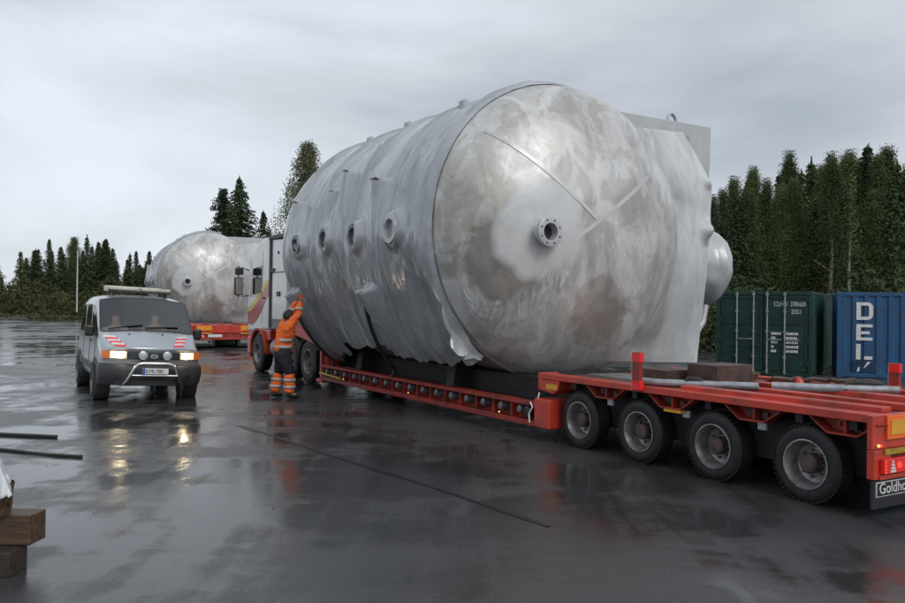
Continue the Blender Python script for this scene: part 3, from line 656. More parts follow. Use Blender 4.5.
    for i in range(61):
        t = i / 60; u = cat(U, t); w = cat(Lo, t); row = []
        for j in range(25):
            k = j / 24 + 0.06 * noise.noise((t * 9, j * 0.2, 2)); k = max(-0.1, min(1.1, k))
            fold = 0.012 + 0.045 * abs(noise.noise((t * 3 + k * 2, k * 9, 4))) + 0.02 * math.sin(k * PI)
            row.append(head_pt(u[0] + (w[0] - u[0]) * k, u[1] + (w[1] - u[1]) * k, fold))
        rows.append(row)
    cover(MB().grid(rows).build('head_film', M['film'], v, smooth=75), [[0.8 * sstep(0, .12, i / 60) * sstep(1, .80, i / 60) * sstep(0, .08, j / 24 + .05 * noise.noise((i * .2, 2, 2))) * sstep(1, .15, j / 24) for j in range(25)] for i in range(61)])
    # free hanging sheet under the rim
    rows = []
    for i in range(33):
        th = -20 - 34 * i / 32; top = vpt(VS + 0.05, th, VR + 0.07); row = []
        ln = 0.28 * math.sin(PI * min(1, i / 32 * 1.05)) + 0.12 * noise.noise((i * 0.3, 0, 1)) + 0.05
        for j in range(15):
            f = j / 14
            row.append(top + Vector((-0.16 * f + 0.07 * math.sin(i * 0.55) * f, 0.05 * f + 0.06 * math.sin(i * 0.8 + 1) * f, -max(0.05, ln) * f)))
        rows.append(row)
    MB().grid(rows).build('hanging_film', M['wrap'], v, smooth=75)
    # side plate behind the head on the far side, with lifting eyes
    mb = MB(); PX = VS + 0.2
    mb.prism([(VT - 0.9, VZ + 2.22), (VT - 3.78, VZ + 2.22), (VT - 3.72, VZ + 0.2), (VT - 3.42, VZ - 2.2), (VT - 0.9, VZ - 2.2)], PX, PX + 0.05, 'x')
    mb.build('side_plate', M['plate'], v, bevel=0.01)
    for y in (-2.87,):
        mb = MB()
        pts = [(PX + 0.025, y + 0.10 * math.cos(a), VZ + 2.21 + 0.13 * math.sin(a)) for a in [PI * k / 10 for k in range(11)]]
        mb.tube(pts, 0.028, 8); mb.build('lifting_eye', M['galv'], v, smooth=40)
    MB().lathe([(0, 0.05), (0.02, 0.045), (0.02, 0.01)], (PX, -3.25, VZ + 1.95), (-1, 0, 0), 14).build('plate_bolt', M['galv'], v, smooth=40)
    MB().b2((VS + 0.55, VT - 3.3, VZ - 1.9), (VS + 5.6, VT - 2.2, VZ + 1.6)).build('side_frame', M['wrap'], v, bevel=0.1)
    # taut film from the head to the plate edge
    A = [(-0.85, 1.72), (-0.62, 1.25), (-0.45, 0.55), (-0.75, -0.1), (-0.95, -0.8), (-0.75, -1.5), (-0.45, -2.05)]
    B = [(-3.0, 2.02), (-3.70, 1.20), (-3.74, 0.6), (-3.70, 0.0), (-3.62, -0.8), (-3.50, -1.6), (-3.42, -2.19)]
    rows = []
    for i in range(81):
        t = i / 80; a_ = cat(A, t); b2 = cat(B, t); row = []
        a_[0] += 0.22 * noise.noise((t * 6, 4, 0)) + 0.1 * noise.noise((t * 17, 4, 0))
        pe = Vector((PX - 0.02, VT + b2[0] + 0.02 * noise.noise((t * 14, 1, 0)), VZ + b2[1]))
        for j in range(41):
            f = j / 40; tt = a_[0] + (b2[0] - a_[0]) * f; zz = a_[1] + (b2[1] - a_[1]) * f
            rr = math.hypot(tt, zz)
            # follow the head while it still bulges past the straight pull towards the plate edge
            st = Vector((head_pt(a_[0], a_[1]).x * (1 - f) + pe.x * f, VT + tt, VZ + zz)) if True else None
            x = st.x - 0.02
            if rr < VR * 0.985: x = min(x, head_pt(tt, zz).x - 0.015)
            tent = 0.20 * math.exp(-((f - 0.93) / 0.06) ** 2 - ((zz - 0.25) / 0.16) ** 2) + 0.10 * math.exp(-((f - 0.95) / 0.05) ** 2 - ((zz - 1.15) / 0.1) ** 2)
            wr = 0.006 * (0.5 - abs(noise.noise((f * 2.2 + t * 2, t * 9 - f * 3, 8)))) * 2 * sstep(0, 0.25, f)
            row.append(Vector((x - tent - max(-0.012, wr), VT + tt, VZ + zz + 0.0)))
        rows.append(row)
    MB().grid([[p + Vector((0.012 + 0.06 * max(0, 1 - j / 3), 0, 0)) for j, p in enumerate(r)] for r in rows]).build('side_skin', M['steel'], v, smooth=75)
    cover(MB().grid(rows).build('side_film', M['film_soft'], v, smooth=75), [[0.92 * sstep(0.24 + .22 * noise.noise((i * .06, 3, 3)) + .10 * noise.noise((i * .25, j * .1, 3)), 0.62 + .22 * noise.noise((i * .06, 3, 3)), j / 40) for j in range(41)] for i in range(81)])
    # wrapped stub on the far side and a bent pipe below it
    rows = []
    for (d, r) in [(0, 0.62), (0.15, 0.64), (0.3, 0.65), (0.42, 0.68), (0.5, 0.76), (0.60, 0.78), (0.70, 0.75), (0.76, 0.66), (0.77, 0.5), (0.74, 0.3), (0.74, 0.02)]:
        rows.append([Vector((VS + 1.1 + (r + 0.05 * noise.noise((math.cos(a) * 3, math.sin(a) * 3, d * 5))) * math.cos(a), VT - 3.92 - d, VZ - 0.36 + (r + 0.05 * noise.noise((math.cos(a) * 3, math.sin(a) * 3, d * 5))) * math.sin(a))) for a in [2 * PI * k / 48 for k in range(49)]])
    MB().grid(rows).build('wrapped_stub', M['plate'], v, smooth=60)
    MB().tube([(VS + 0.6, VT - 3.4, VZ - 1.75), (VS + 0.6, VT - 3.85, VZ - 1.68), (VS + 0.6, VT - 4.05, VZ - 1.45), (VS + 0.6, VT - 4.12, VZ - 1.12)], 0.07, 10).build('bent_pipe', M['plate'], v, smooth=60)
    # lifting lugs on top
    for (s, th) in ((VS + 0.25, 103), (6.9, 62), (5.2, 66), (9.2, 70)):
        c0 = vpt(s, th, VR + 0.02); n_ = Vector((0, math.cos(R_(th)), math.sin(R_(th))))
        mb = MB(); mb.tube([c0 - n_ * 0.05, c0 + n_ * 0.06, c0 + n_ * 0.13], [0.15, 0.10, 0.06], 10); mb.build('lug', M['wrap'], v, smooth=50)
    for (ns, nt, rr) in NOZ:                              # flange rims showing through the film
        n_ = Vector((0, math.cos(R_(nt)), math.sin(R_(nt)))); c0 = vpt(ns, nt, VR + 0.155)
        fl = MB().lathe([(0.0, rr * 0.98), (0.045, rr * 1.0), (0.06, rr * 0.97), (0.06, rr * 0.66), (0.0, rr * 0.64)], c0, n_, 32, True).build('flange', M['grey_peg'] if ns != 4.82 else M['plate'], v, smooth=35)
        MB().lathe([(0.0, rr * 0.655), (0.012, rr * 0.65)], c0 - n_ * 0.02, n_, 28).build('flange_cover', M['wrap'], fl)
    # bracket stubs poking the wrap
    for (ls, lt, h, w) in LEDGE[:6]:
        n_ = Vector((0, math.cos(R_(lt)), math.sin(R_(lt)))); tn = Vector((0, -n_.z, n_.y)); c0 = vpt(ls, lt, VR)
        mb = MB(); rot = Matrix((Vector((1, 0, 0)), tn, n_)).transposed()
        mb.box(c0 + n_ * (h * 0.5 + 0.02), (w * 0.7, 0.03, h + 0.04), rot); mb.build('bracket', M['plate'], v, bevel=0.008)
    for y in (-0.75, 0.75): MB().b2((2.9, y - 0.16, 0.46), (10.0, y + 0.16, 0.80)).build('added_gap_blocker', M['dark'], v, bevel=0.01)  # added dark bars, put in to block the bright gap under the barrel
    # cradle saddles under the barrel
    for s in (5.0, 8.6):
        mb = MB(); poly = [(-1.25, 0.46), (1.25, 0.46)] + [(VT + (VR + 0.0) * math.cos(R_(a)), VZ + VR * math.sin(R_(a))) for a in range(-58, -123, -4)]
        mb.prism(poly, s - 0.12, s + 0.12, 'x'); mb.build('saddle', M['dark'], v)
    return v

trailer = make_trailer('red multi-axle low-bed trailer in the foreground carrying the nearer vessel')
vessel = make_vessel('huge grey plastic-wrapped steel vessel on the foreground red trailer')
T2 = Vector((-10.05, 35.1, 0)); A2 = R_(24.5)
t2 = copy_tree(trailer); t2.location = T2; t2.rotation_euler[2] = frame(A2); t2['label'] = 'red low-bed trailer in the distance behind the silver van'
v2 = copy_tree(vessel); v2.location = T2; v2.rotation_euler[2] = frame(A2); v2.scale = (0.94, 0.94, 0.94); v2.location.z = 0.03; v2['label'] = 'smaller-looking distant pale steel vessel between the van and the white truck cab'

# things lying on the near trailer's deck (trailer frame)
TM = Matrix.Translation(TR_O) @ Matrix.Rotation(frame(HEAD), 4, 'Z')
def on_deck(name, mb_or_mesh, mt, label, cat, group=None, bevel=0.0, smooth=None):
    o = mb_or_mesh.build(name, mt, smooth=smooth, bevel=bevel); o.matrix_world = TM
    return tag(o, label, cat, group)
mb = MB(); mb.b2((0.38, 0.55, 0.926), (0.90, 1.02, 1.10)); mb.b2((0.376, 0.6, 0.95), (0.38, 0.97, 1.075))
on_deck('steel_block', mb, M['rust'], 'lower rust-brown steel block behind the red stake post on the deck', 'block', 'steel blocks on the trailer deck', 0.008)
mb = MB(); mb.b2((-0.20, 0.20, 0.97), (0.25, 0.80, 1.19)); mb.b2((-0.204, 0.24, 1.0), (-0.2, 0.76, 1.16))
on_deck('steel_block', mb, M['rust'], 'taller rust-brown steel block nearest the green container on the deck', 'block', 'steel blocks on the trailer deck', 0.008)
mb = MB(); mb.tube([(0.62, 1.22, 0.97), (0.32, 1.14, 0.97), (-0.36, 0.78, 0.985), (-0.62, 0.62, 0.99)], 0.042, 12)
o = on_deck('steel_tube', mb, M['galv'], 'grey steel tube on the deck beside the rusty blocks', 'tube', 'grey tubes on the trailer deck', smooth=40)
mb = MB(); mb.tube([(-0.62, 0.40, 0.99), (-1.0, 0.10, 0.99), (-1.6, -0.42, 0.995)], 0.042, 12)
o2 = on_deck('steel_tube', mb, M['galv'], 'grey steel tube on the deck in front of the blue container', 'tube', 'grey tubes on the trailer deck', smooth=40)
mb = MB(); mb.tube([(0.10, 1.02, 0.97), (0.05, 1.0, 1.03), (-0.05, 0.94, 1.03), (-0.12, 0.9, 0.98)], 0.03, 8)
on_deck('rubber_strap', mb, M['strap'], 'black rubber strap looped over the tube beside the rusty blocks', 'strap', 'black straps on the deck', smooth=40)
mb = MB(); mb.tube([(-1.22, -0.05, 0.96), (-1.2, -0.1, 1.05), (-1.3, -0.2, 1.055), (-1.45, -0.34, 1.05), (-1.5, -0.4, 0.96)], 0.026, 8)
on_deck('rubber_strap', mb, M['strap'], 'black rubber strap looped over the tube in front of the blue container', 'strap', 'black straps on the deck', smooth=40)
for k, z in enumerate((0.97, 1.005, 1.04)):
    mb = MB(); mb.b2((0.02 - 0.02 * k, -0.15 - 0.01 * k, z), (0.24 - 0.02 * k, 0.0, z + 0.033))
    on_deck('wood_chock', mb, M['wood_log'], ('lowest', 'middle', 'topmost')[k] + ' pale wooden chock in the little stack on the deck', 'chock', 'wooden chocks on the deck', 0.004)
mb = MB(); rnd = random.Random(3)
pts = [(-0.1 - 0.05 * i, -0.25 - 0.05 * i + 0.05 * math.sin(i * 1.3), 0.985 + 0.03 * abs(math.sin(i * 1.1))) for i in range(18)]
mb.tube(pts, 0.028, 7)
on_deck('chain', mb, M['rust'], 'rusty lashing chain heaped on the deck in front of the green container', 'chain', smooth=40)
mb = MB(); mb.lathe([(0, 0.06), (0.05, 0.05), (0.1, 0.02)], (-0.62, -0.1, 0.968), (0.2, 0.1, 1), 10)
on_deck('wheel_nut_cap', mb, M['red'], 'small red cone cap sitting on the trailer deck', 'cap', smooth=40)

# lashing straps from the wrapped lugs down to the bed
for k, (s, th, e) in enumerate(((6.04, -22, (6.75, 1.40, 0.53)), (9.68, -23, (9.5, 1.40, 0.53)))):
    p0 = vpt(s, th, VR + 0.25); p1 = vpt(s * 0.35 + 0.65 * 6.82 if k == 0 else 9.6, -57, VR + 0.34); pe = Vector(e); pts = []
    for i in range(19):
        f = i / 18; th_ = th + (-58 - th) * f
        pts.append(vpt(s + (e[0] - s) * f * 0.85, th_, VR + 0.24 + 0.20 * f))
    pts.append(pe)
    mb = MB(); mb.tube(pts, 0.035, 6)
    o = mb.build('lashing_strap', M['strap'], smooth=40); o.matrix_world = TM
    tag(o, ('dark lashing strap hanging from the lower lug midway along the near vessel', 'dark lashing strap above the orange worker at the front of the near vessel')[k], 'strap', 'lashing straps on the near vessel')

# ------------------------------------------------------------------ truck pulling the near trailer (same frame)
tk = thing('tractor_truck', 'white cab truck with red chassis pulling the near trailer', 'truck', TR_O, frame(HEAD))
side = [(14.2, 1.15), (16.05, 1.05), (16.12, 1.7), (16.05, 2.1), (15.6, 3.2), (15.2, 3.48), (14.7, 3.58), (14.2, 3.58)]
mb = MB(); mb.prism(side, -1.22, 1.22); mb.build('cab', M['cab_white'], tk, bevel=0.06)
for sd in (1, -1): MB().prism([(13.0, 1.42), (14.08, 1.42), (14.08, 3.50), (13.2, 3.46), (12.95, 3.2)], sd * 1.12, sd * 1.2).build('air_deflector', M['cab_white'], tk, bevel=0.02)
MB().b2((14.11, 1.205, 1.2), (14.24, 1.235, 3.5)).build('cab_seam', M['black'], tk)
MB().b2((12.95, -1.2, 3.505), (14.3, 1.235, 3.60)).build('roof_edge', M['black'], tk, bevel=0.01)
MB().b2((13.1, 1.202, 2.62), (14.08, 1.206, 2.645)).build('panel_seam', M['black'], tk)
MB().b2((13.42, 1.202, 2.02), (13.66, 1.23, 2.14)).build('grab_recess', M['black'], tk, bevel=0.01)
MB().b2((13.86, 1.202, 2.66), (14.12, 1.24, 2.74)).build('hinge', M['black'], tk)
MB().b2((13.55, 1.202, 3.1), (13.62, 1.225, 3.17)).build('marker_light', M['black'], tk)
mb = MB(); mb.prism([(14.85, 2.12), (15.85, 2.06), (15.60, 2.78), (14.85, 2.84)], 1.221, 1.232); mb.build('side_window', M['glass_dark'], tk)
mb = MB(); mb.prism([(16.07, 2.12), (16.09, 2.12), (15.68, 3.1), (15.66, 3.1)], -1.05, 1.05); mb.build('windscreen', M['glass_dark'], tk)
# livery sweep: yellow above red on the cab flank
def sweep(lo, hi, nm, mt, y):
    mb = MB(); n = 14; top = []; bot = []
    for i in range(n + 1):
        f = i / n; x = 14.28 + 1.75 * f; cz = 2.12 - 0.62 * f ** 1.3 if True else 0
        base = 2.36 - 0.75 * sstep(0, 1, f) ** 0.8
        top.append((x, y, base + hi * (0.35 + 0.65 * math.sin(PI * (0.15 + 0.7 * f))))); bot.append((x, y, base + lo * (0.35 + 0.65 * math.sin(PI * (0.15 + 0.7 * f)))))
    mb.grid([bot, top]); mb.build(nm, M[mt], tk, solid=0.004)
M['livery_yellow'] = material('livery_yellow', (0.7, 0.55, 0.05), 0.3, var=0.1, coat=0.3)
sweep(-0.02, 0.16, 'yellow_stripe', 'livery_yellow', 1.226); sweep(-0.5, -0.02, 'red_stripe', 'red_truck', 1.226)
# mirrors
MB().b2((14.55, 1.222, 1.95), (14.75, 1.245, 2.0)).build('door_handle', M['black'], tk, bevel=0.006)
MB().b2((14.78, 1.2215, 1.3), (14.795, 1.2235, 3.2)).build('door_seam', M['black'], tk)
for sd in (1, -1):
    mr = MB().b2((15.95, sd * 1.38, 2.05), (16.10, sd * 1.62, 2.55)).build('mirror', M['black'], tk, bevel=0.03)
    MB().b2((15.94, sd * 1.40, 2.08), (15.948, sd * 1.60, 2.52)).build('mirror_glass', M['chrome'], mr)
    MB().b2((15.95, sd * 1.38, 2.62), (16.10, sd * 1.60, 2.82)).build('mirror', M['black'], tk, bevel=0.03)
    MB().tube([(16.05, sd * 1.2, 2.75), (16.05, sd * 1.5, 2.86), (16.05, sd * 1.5, 2.0), (16.05, sd * 1.2, 2.05)], 0.02, 6).build('mirror_arm', M['black'], tk, smooth=40)
# chassis, tank, fenders, wheels
MB().b2((10.75, -0.45, 0.78), (16.0, 0.45, 1.04)).build('chassis', M['dark'], tk, bevel=0.01)
MB().b2((14.2, -1.2, 0.85), (16.02, 1.2, 1.14)).build('cab_base', M['red_truck'], tk, bevel=0.03)
for sd in (1, -1):
    mb = MB(); rows = []
    for k in range(17):
        a = PI * (-0.08 + 1.1 * k / 16); c = (15.05 + 0.64 * math.cos(a), 0.52 + 0.64 * math.sin(a))
        c2 = (15.05 + 0.57 * math.cos(a), 0.52 + 0.57 * math.sin(a))
        rows.append([(c2[0], sd * 1.25, c2[1]), (c[0], sd * 1.27, c[1]), (c[0], sd * 0.95, c[1])])
    mb.grid(rows); mb.build('front_fender', M['orange_red'], tk, smooth=40, solid=0.02)
    MB().b2((15.72, sd * 1.0, 0.45), (16.0, sd * 1.24, 0.9)).build('step_box', M['red_truck'], tk, bevel=0.03)
    MB().lathe([(0, 0.24), (0.02, 0.28), (0.9, 0.28), (0.92, 0.24)], (13.2, sd * 0.95, 0.68), (1, 0, 0), 20).build('fuel_tank', M['rim'], tk, smooth=30)
    for x in (11.35, 12.5):
        rows = []
        for k in range(13):
            a = PI * (0.05 + 0.9 * k / 12); rows.append([(x + 0.58 * math.cos(a), sd * 1.26, 0.5 + 0.58 * math.sin(a)), (x + 0.58 * math.cos(a), sd * 0.7, 0.5 + 0.58 * math.sin(a))])
        MB().grid(rows).build('mudguard', M['black'], tk, smooth=40, solid=0.02)
    for x in (15.05, 12.5, 11.35):
        w = bpy.data.objects.new('wheel', None); C.objects.link(w); w.parent = tk
        make_wheel(w, x, sd * 1.25, sd, 0.5, 0.30, 0.28)
    MB().b2((10.74, sd * 0.9, 0.30), (10.77, sd * 1.3, 0.80)).build('mud_flap', M['black'], tk)
    lb = MB().b2((10.70, sd * 0.95, 0.62), (10.735, sd * 1.25, 0.85)).build('tail_lamp', M['dark'], tk)
    MB().b2((10.69, sd * 1.13, 0.68), (10.699, sd * 1.18, 0.82)).build('tail_light', M['taillight'], lb)
MB().b2((12.3, -0.9, 1.35), (12.6, 0.9, 2.3)).build('catwalk_gear', M['dark'], tk)

# ------------------------------------------------------------------ silver van
van_yaw = math.atan2(-math.cos(R_(29.5)), math.sin(R_(29.5)))
VF = Vector((-5.50, 15.05, 0)); vdir = Vector((math.sin(R_(29.5)), -math.cos(R_(29.5)), 0))
van = thing('minivan', 'silver minivan with lit headlights and red-white bonnet stripes facing the camera', 'van', VF - vdir * 2.35, van_yaw)
ROLLV = -0.045       # the body leans a little while it turns
def lean(me_or_o):
    return me_or_o
VST = [  # q, sections from sill to roof centre (half width, height)
 (0.02, [(.70, .36), (.84, .42), (.87, .60), (.87, .80), (.85, .87), (.82, .915), (.77, .945), (.40, .975), (0, .98)]),
 (0.14, [(.72, .30), (.86, .36), (.885, .60), (.885, .82), (.865, .90), (.835, .95), (.78, .985), (.40, 1.02), (0, 1.03)]),
 (0.50, [(.74, .28), (.88, .34), (.90, .60), (.90, .88), (.88, .99), (.85, 1.06), (.79, 1.11), (.40, 1.15), (0, 1.16)]),
 (0.86, [(.74, .28), (.88, .34), (.905, .60), (.905, .95), (.885, 1.10), (.88, 1.18), (.855, 1.225), (.42, 1.265), (0, 1.275)]),
 (1.62, [(.74, .28), (.88, .34), (.905, .60), (.905, .98), (.885, 1.14), (.855, 1.66), (.82, 1.85), (.42, 1.905), (0, 1.915)]),
 (2.00, [(.74, .28), (.88, .34), (.905, .60), (.905, .98), (.885, 1.15), (.865, 1.74), (.81, 1.92), (.42, 1.955), (0, 1.965)]),
 (2.15, [(.74, .28), (.88, .34), (.905, .60), (.905, .98), (.885, 1.15), (.865, 1.74), (.81, 1.92), (.42, 1.96), (0, 1.97)]),
 (3.10, [(.74, .28), (.88, .34), (.905, .60), (.905, .98), (.885, 1.15), (.865, 1.74), (.81, 1.92), (.42, 1.96), (0, 1.97)]),
 (3.25, [(.74, .28), (.88, .34), (.905, .60), (.905, .98), (.885, 1.15), (.865, 1.74), (.81, 1.92), (.42, 1.96), (0, 1.97)]),
 (4.25, [(.74, .30), (.87, .36), (.90, .60), (.90, .98), (.88, 1.15), (.83, 1.71), (.775, 1.89), (.42, 1.945), (0, 1.96)]),
 (4.50, [(.74, .32), (.86, .38), (.88, .60), (.88, .98), (.86, 1.15), (.78, 1.66), (.69, 1.83), (.38, 1.89), (0, 1.90)]),
 (4.68, [(.70, .40), (.80, .45), (.83, .60), (.83, .98), (.81, 1.15), (.73, 1.62), (.65, 1.76), (.36, 1.81), (0, 1.82)]),
]
def fcurve(q, y): return 0.26 * (abs(y) / 0.88) ** 3 * max(0, 1 - q / 0.9)
bm = bmesh.new(); grid = []
for q, sec in VST:
    full = [(y, z) for y, z in sec] + [(-y, z) for y, z in sec[-2::-1]]
    grid.append([bm.verts.new((2.35 - q - fcurve(q, y), y, z)) for y, z in full])
NCOL = len(grid[0]); regions = {}
for i in range(len(grid) - 1):
    for j in range(NCOL - 1):
        f = bm.faces.new((grid[i][j], grid[i][j + 1], grid[i + 1][j + 1], grid[i + 1][j]))
        jj = min(j, NCOL - 2 - j); sidek = 0 if j < NCOL // 2 else 1
        if i == 3 and jj in (6, 7): regions.setdefault(('windscreen', 0), []).append(f)
        elif jj == 4 and i in (3, 4): regions.setdefault(('front_window', sidek), []).append(f)
        elif jj == 4 and i == 6: regions.setdefault(('middle_window', sidek), []).append(f)
        elif jj == 4 and i == 8: regions.setdefault(('rear_quarter_window', sidek), []).append(f)
bm.faces.new(grid[0]); bm.faces.new(grid[-1][::-1])
bm.normal_update(); mats = ['van', 'black']; k = 2; names = {}; crl = bm.edges.layers.float.new('crease_edge')
for key, fs in regions.items():
    r = bmesh.ops.inset_region(bm, faces=fs, thickness=0.012, depth=0.0, use_even_offset=True)
    for f in r['faces']:
        f.material_index = 1
        for e_ in f.edges: e_[crl] = 0.9
    for f in fs: f.material_index = k
    names[k] = key[0]; k += 1
bmesh.ops.recalc_face_normals(bm, faces=bm.faces)
me = bpy.data.meshes.new('van_cage'); bm.to_mesh(me); bm.free()
for q in range(k): me.materials.append(None)
o = bpy.data.objects.new('van_cage', me); C.objects.link(o); ss = o.modifiers.new('s', 'SUBSURF'); ss.levels = 3; ss.render_levels = 3
full = baked(o); bpy.data.objects.remove(o)
full.transform(Matrix.Rotation(ROLLV, 4, 'X'))
def split(full, idx):
    b = bmesh.new(); b.from_mesh(full); bmesh.ops.delete(b, geom=[f for f in b.faces if f.material_index != idx], context='FACES')
    for f in b.faces: f.material_index = 0
    m_ = bpy.data.meshes.new('part'); b.to_mesh(m_); b.free(); return m_
body = link('body', split(full, 0), M['van'], van, smooth=40, fixn=False)
link('window_seal', split(full, 1), M['black'], van, smooth=40, fixn=False)
for q, nm in names.items(): link(nm, split(full, q), M['glass'] if nm == 'windscreen' else M['glass_dark'], van, smooth=40, fixn=False)
bvh_b = bmesh.new(); bvh_b.from_mesh(full); BV = BVHTree.FromBMesh(bvh_b)
RM = Matrix.Rotation(ROLLV, 3, 'X')
def front_x(y, z, d=0.0):
    """x of the van's nose at (y, z), standing d proud of it"""
    h = BV.ray_cast(Vector((4, y, z)), Vector((-1, 0, 0)))
    return (h[0].x if h[0] else 2.35 - fcurve(0.05, y)) + d
def vpart(mb, name, mt, parent=van, smooth=None, bevel=0, solid=0):
    mb.v = [tuple(RM @ Vector(p)) for p in mb.v]
    return mb.build(name, mt, parent, smooth, bevel, solid)
def nose(y0, y1, z0, z1, d0, d1, ny=9, nz=4):
    """closed patch following the nose between offsets d0 (behind) and d1 (proud)"""
    mb = MB(); F = []; Bk = []
    for i in range(nz + 1):
        z = z0 + (z1 - z0) * i / nz; F.append([]); Bk.append([])
        for j in range(ny + 1):
            y = y0 + (y1 - y0) * j / ny; x = 2.35 - 0.03 - 0.26 * (abs(y) / 0.88) ** 3 - 0.12 * max(0, z - 0.8)
            F[-1].append(Vector((x + d1, y, z))); Bk[-1].append(Vector((x + d0, y, z)))
    mb.grid(F); mb.grid(Bk)
    ring = lambda G: G[0] + [r[-1] for r in G[1:]] + G[-1][-2::-1] + [r[0] for r in G[-2:0:-1]]
    a, b = ring(F), ring(Bk); n = len(a)
    mb.add(a + b, [(i, (i + 1) % n, n + (i + 1) % n, n + i) for i in range(n)])
    return mb
# bumper and lower apron wrap round the corners
prof = [(-0.06, .29), (.0, .30), (.04, .36), (.075, .52), (.075, .60), (.05, .66), (.0, .69)]
rows = []
for i in range(33):
    u = -1 + i / 16; y = 0.865 * math.sin(u * PI / 2) if abs(u) < 1 else 0.865 * u
    x = 2.33 - 0.26 * (abs(y) / 0.88) ** 3
    nx, ny = (1.0, math.copysign(0.78 * (abs(y) / 0.88) ** 2, y)); L_ = math.hypot(nx, ny); nx /= L_; ny /= L_
    rows.append([Vector((x + d * nx, y + d * ny, z)) for d, z in prof])
ends = []
for sgn in (-1, 1):
    ends.append([[Vector((x_, sgn * (0.895 + d * 0.25), z)) for d, z in prof] for x_ in (1.96, 1.80)])
rows = [ends[0][1], ends[0][0]] + rows + [ends[1][0], ends[1][1]]
vpart(MB().grid(rows), 'bumper', M['bumper'], smooth=40)
vpart(nose(-0.66, 0.66, 0.31, 0.40, 0.05, 0.088), 'bumper_intake', M['black'])
vpart(nose(-0.52, 0.52, 0.775, 0.905, 0.0, 0.035), 'grille', M['black'], smooth=30)
for z in (0.80, 0.835, 0.87): vpart(nose(-0.51, 0.51, z, z + 0.012, 0.03, 0.044, 9, 1), 'grille_bar', M['bumper'])
mb = MB(); mb.lathe([(0, 0.05), (0.012, 0.05), (0.012, 0.036), (0, 0.036)], (2.355, 0, 0.84), (1, 0, 0), 20, True); mb.v = [(x, y * 1.25, 0.84 + (z - 0.84) * 0.8) for x, y, z in mb.v]
mb.b2((2.356, -0.055, 0.835), (2.366, 0.055, 0.845)); vpart(mb, 'emblem', M['chrome'], smooth=40)
for sd in (1, -1):
    a0, a1 = (0.47, 0.735) if sd > 0 else (-0.735, -0.47)
    h = vpart(nose(a0, a1, 0.79, 0.91, 0.0, 0.04), 'headlight', M['headlight'], smooth=30)
    bx = 2.35 - 0.03 - 0.26 * (0.56 / 0.88) ** 3 + 0.033
    vpart(MB().lathe([(0, 0.045), (0.016, 0.042), (0.02, 0.01)], (bx, sd * 0.56, 0.85), (1, 0, 0), 14), 'bulb', M['bulb'], h, smooth=40)
    a0, a1 = (0.742, 0.865) if sd > 0 else (-0.865, -0.742)
    vpart(nose(a0, a1, 0.785, 0.91, -0.03, 0.035), 'indicator', M['indicator'], smooth=30)
    # round driving lamps
    lm = vpart(MB().lathe([(-0.07, 0.05), (0.0, 0.088), (0.03, 0.09), (0.034, 0.08)], (2.45, sd * 0.21, 0.86), (1, 0, 0), 24), 'driving_lamp', M['bumper'], smooth=40)
    vpart(MB().lathe([(0.034, 0.079), (0.043, 0.05), (0.046, 0.01)], (2.45, sd * 0.21, 0.86), (1, 0, 0), 24), 'lamp_lens', M['lens'], lm, smooth=40)
    vpart(MB().b2((2.30, sd * 0.21 - 0.02, 0.745), (2.44, sd * 0.21 + 0.02, 0.775)), 'lamp_bracket', M['black'])
    # front fog recess and arches
    vpart(nose(sd * 0.62 - 0.06, sd * 0.62 + 0.06, 0.43, 0.50, 0.05, 0.086), 'fog_recess', M['black'])
    # mirrors
    mr = MB(); mr.box((1.16, sd * 1.0, 1.24), (0.12, 0.17, 0.21)); mo = vpart(mr, 'door_mirror', M['black'], bevel=0.04)
    vpart(MB().b2((1.12, sd * 0.88, 1.15), (1.22, sd * 0.95, 1.2)), 'mirror_arm', M['black'], mo)
    vpart(MB().b2((0.45, sd * 0.908, 1.02), (0.62, sd * 0.925, 1.06)), 'door_handle', M['black'], bevel=0.006)
    vpart(MB().b2((-2.0, sd * 0.90, 0.50), (1.1, sd * 0.925, 0.62)), 'rub_strip', M['bumper'], bevel=0.01)
    for x in (1.46, -1.46):
        ar = vpart(MB().lathe([(-0.25, 0.40), (0.0, 0.405), (0.012, 0.40), (0.012, 0.33), (-0.2, 0.33)], (x, sd * 0.905, 0.36), (0, sd, 0), 36, True), 'wheel_arch', M['bumper'], smooth=30)
        vpart(MB().lathe([(-0.2, 0.39), (0.004, 0.39)], (x, sd * 0.905, 0.36), (0, sd, 0), 36), 'wheel_well', M['black'])
        w = bpy.data.objects.new('wheel', None); C.objects.link(w); w.parent = van
        make_wheel(w, x, sd * 0.925, sd, 0.33, 0.22, 0.195)
for seam_x in (1.30, 0.38, -0.75, ):
    for sd in (1, -1):
        vpart(MB().b2((seam_x - 0.006, sd * 0.903, 0.45), (seam_x + 0.006, sd * 0.9085, 1.12)), 'door_seam', M['black'])
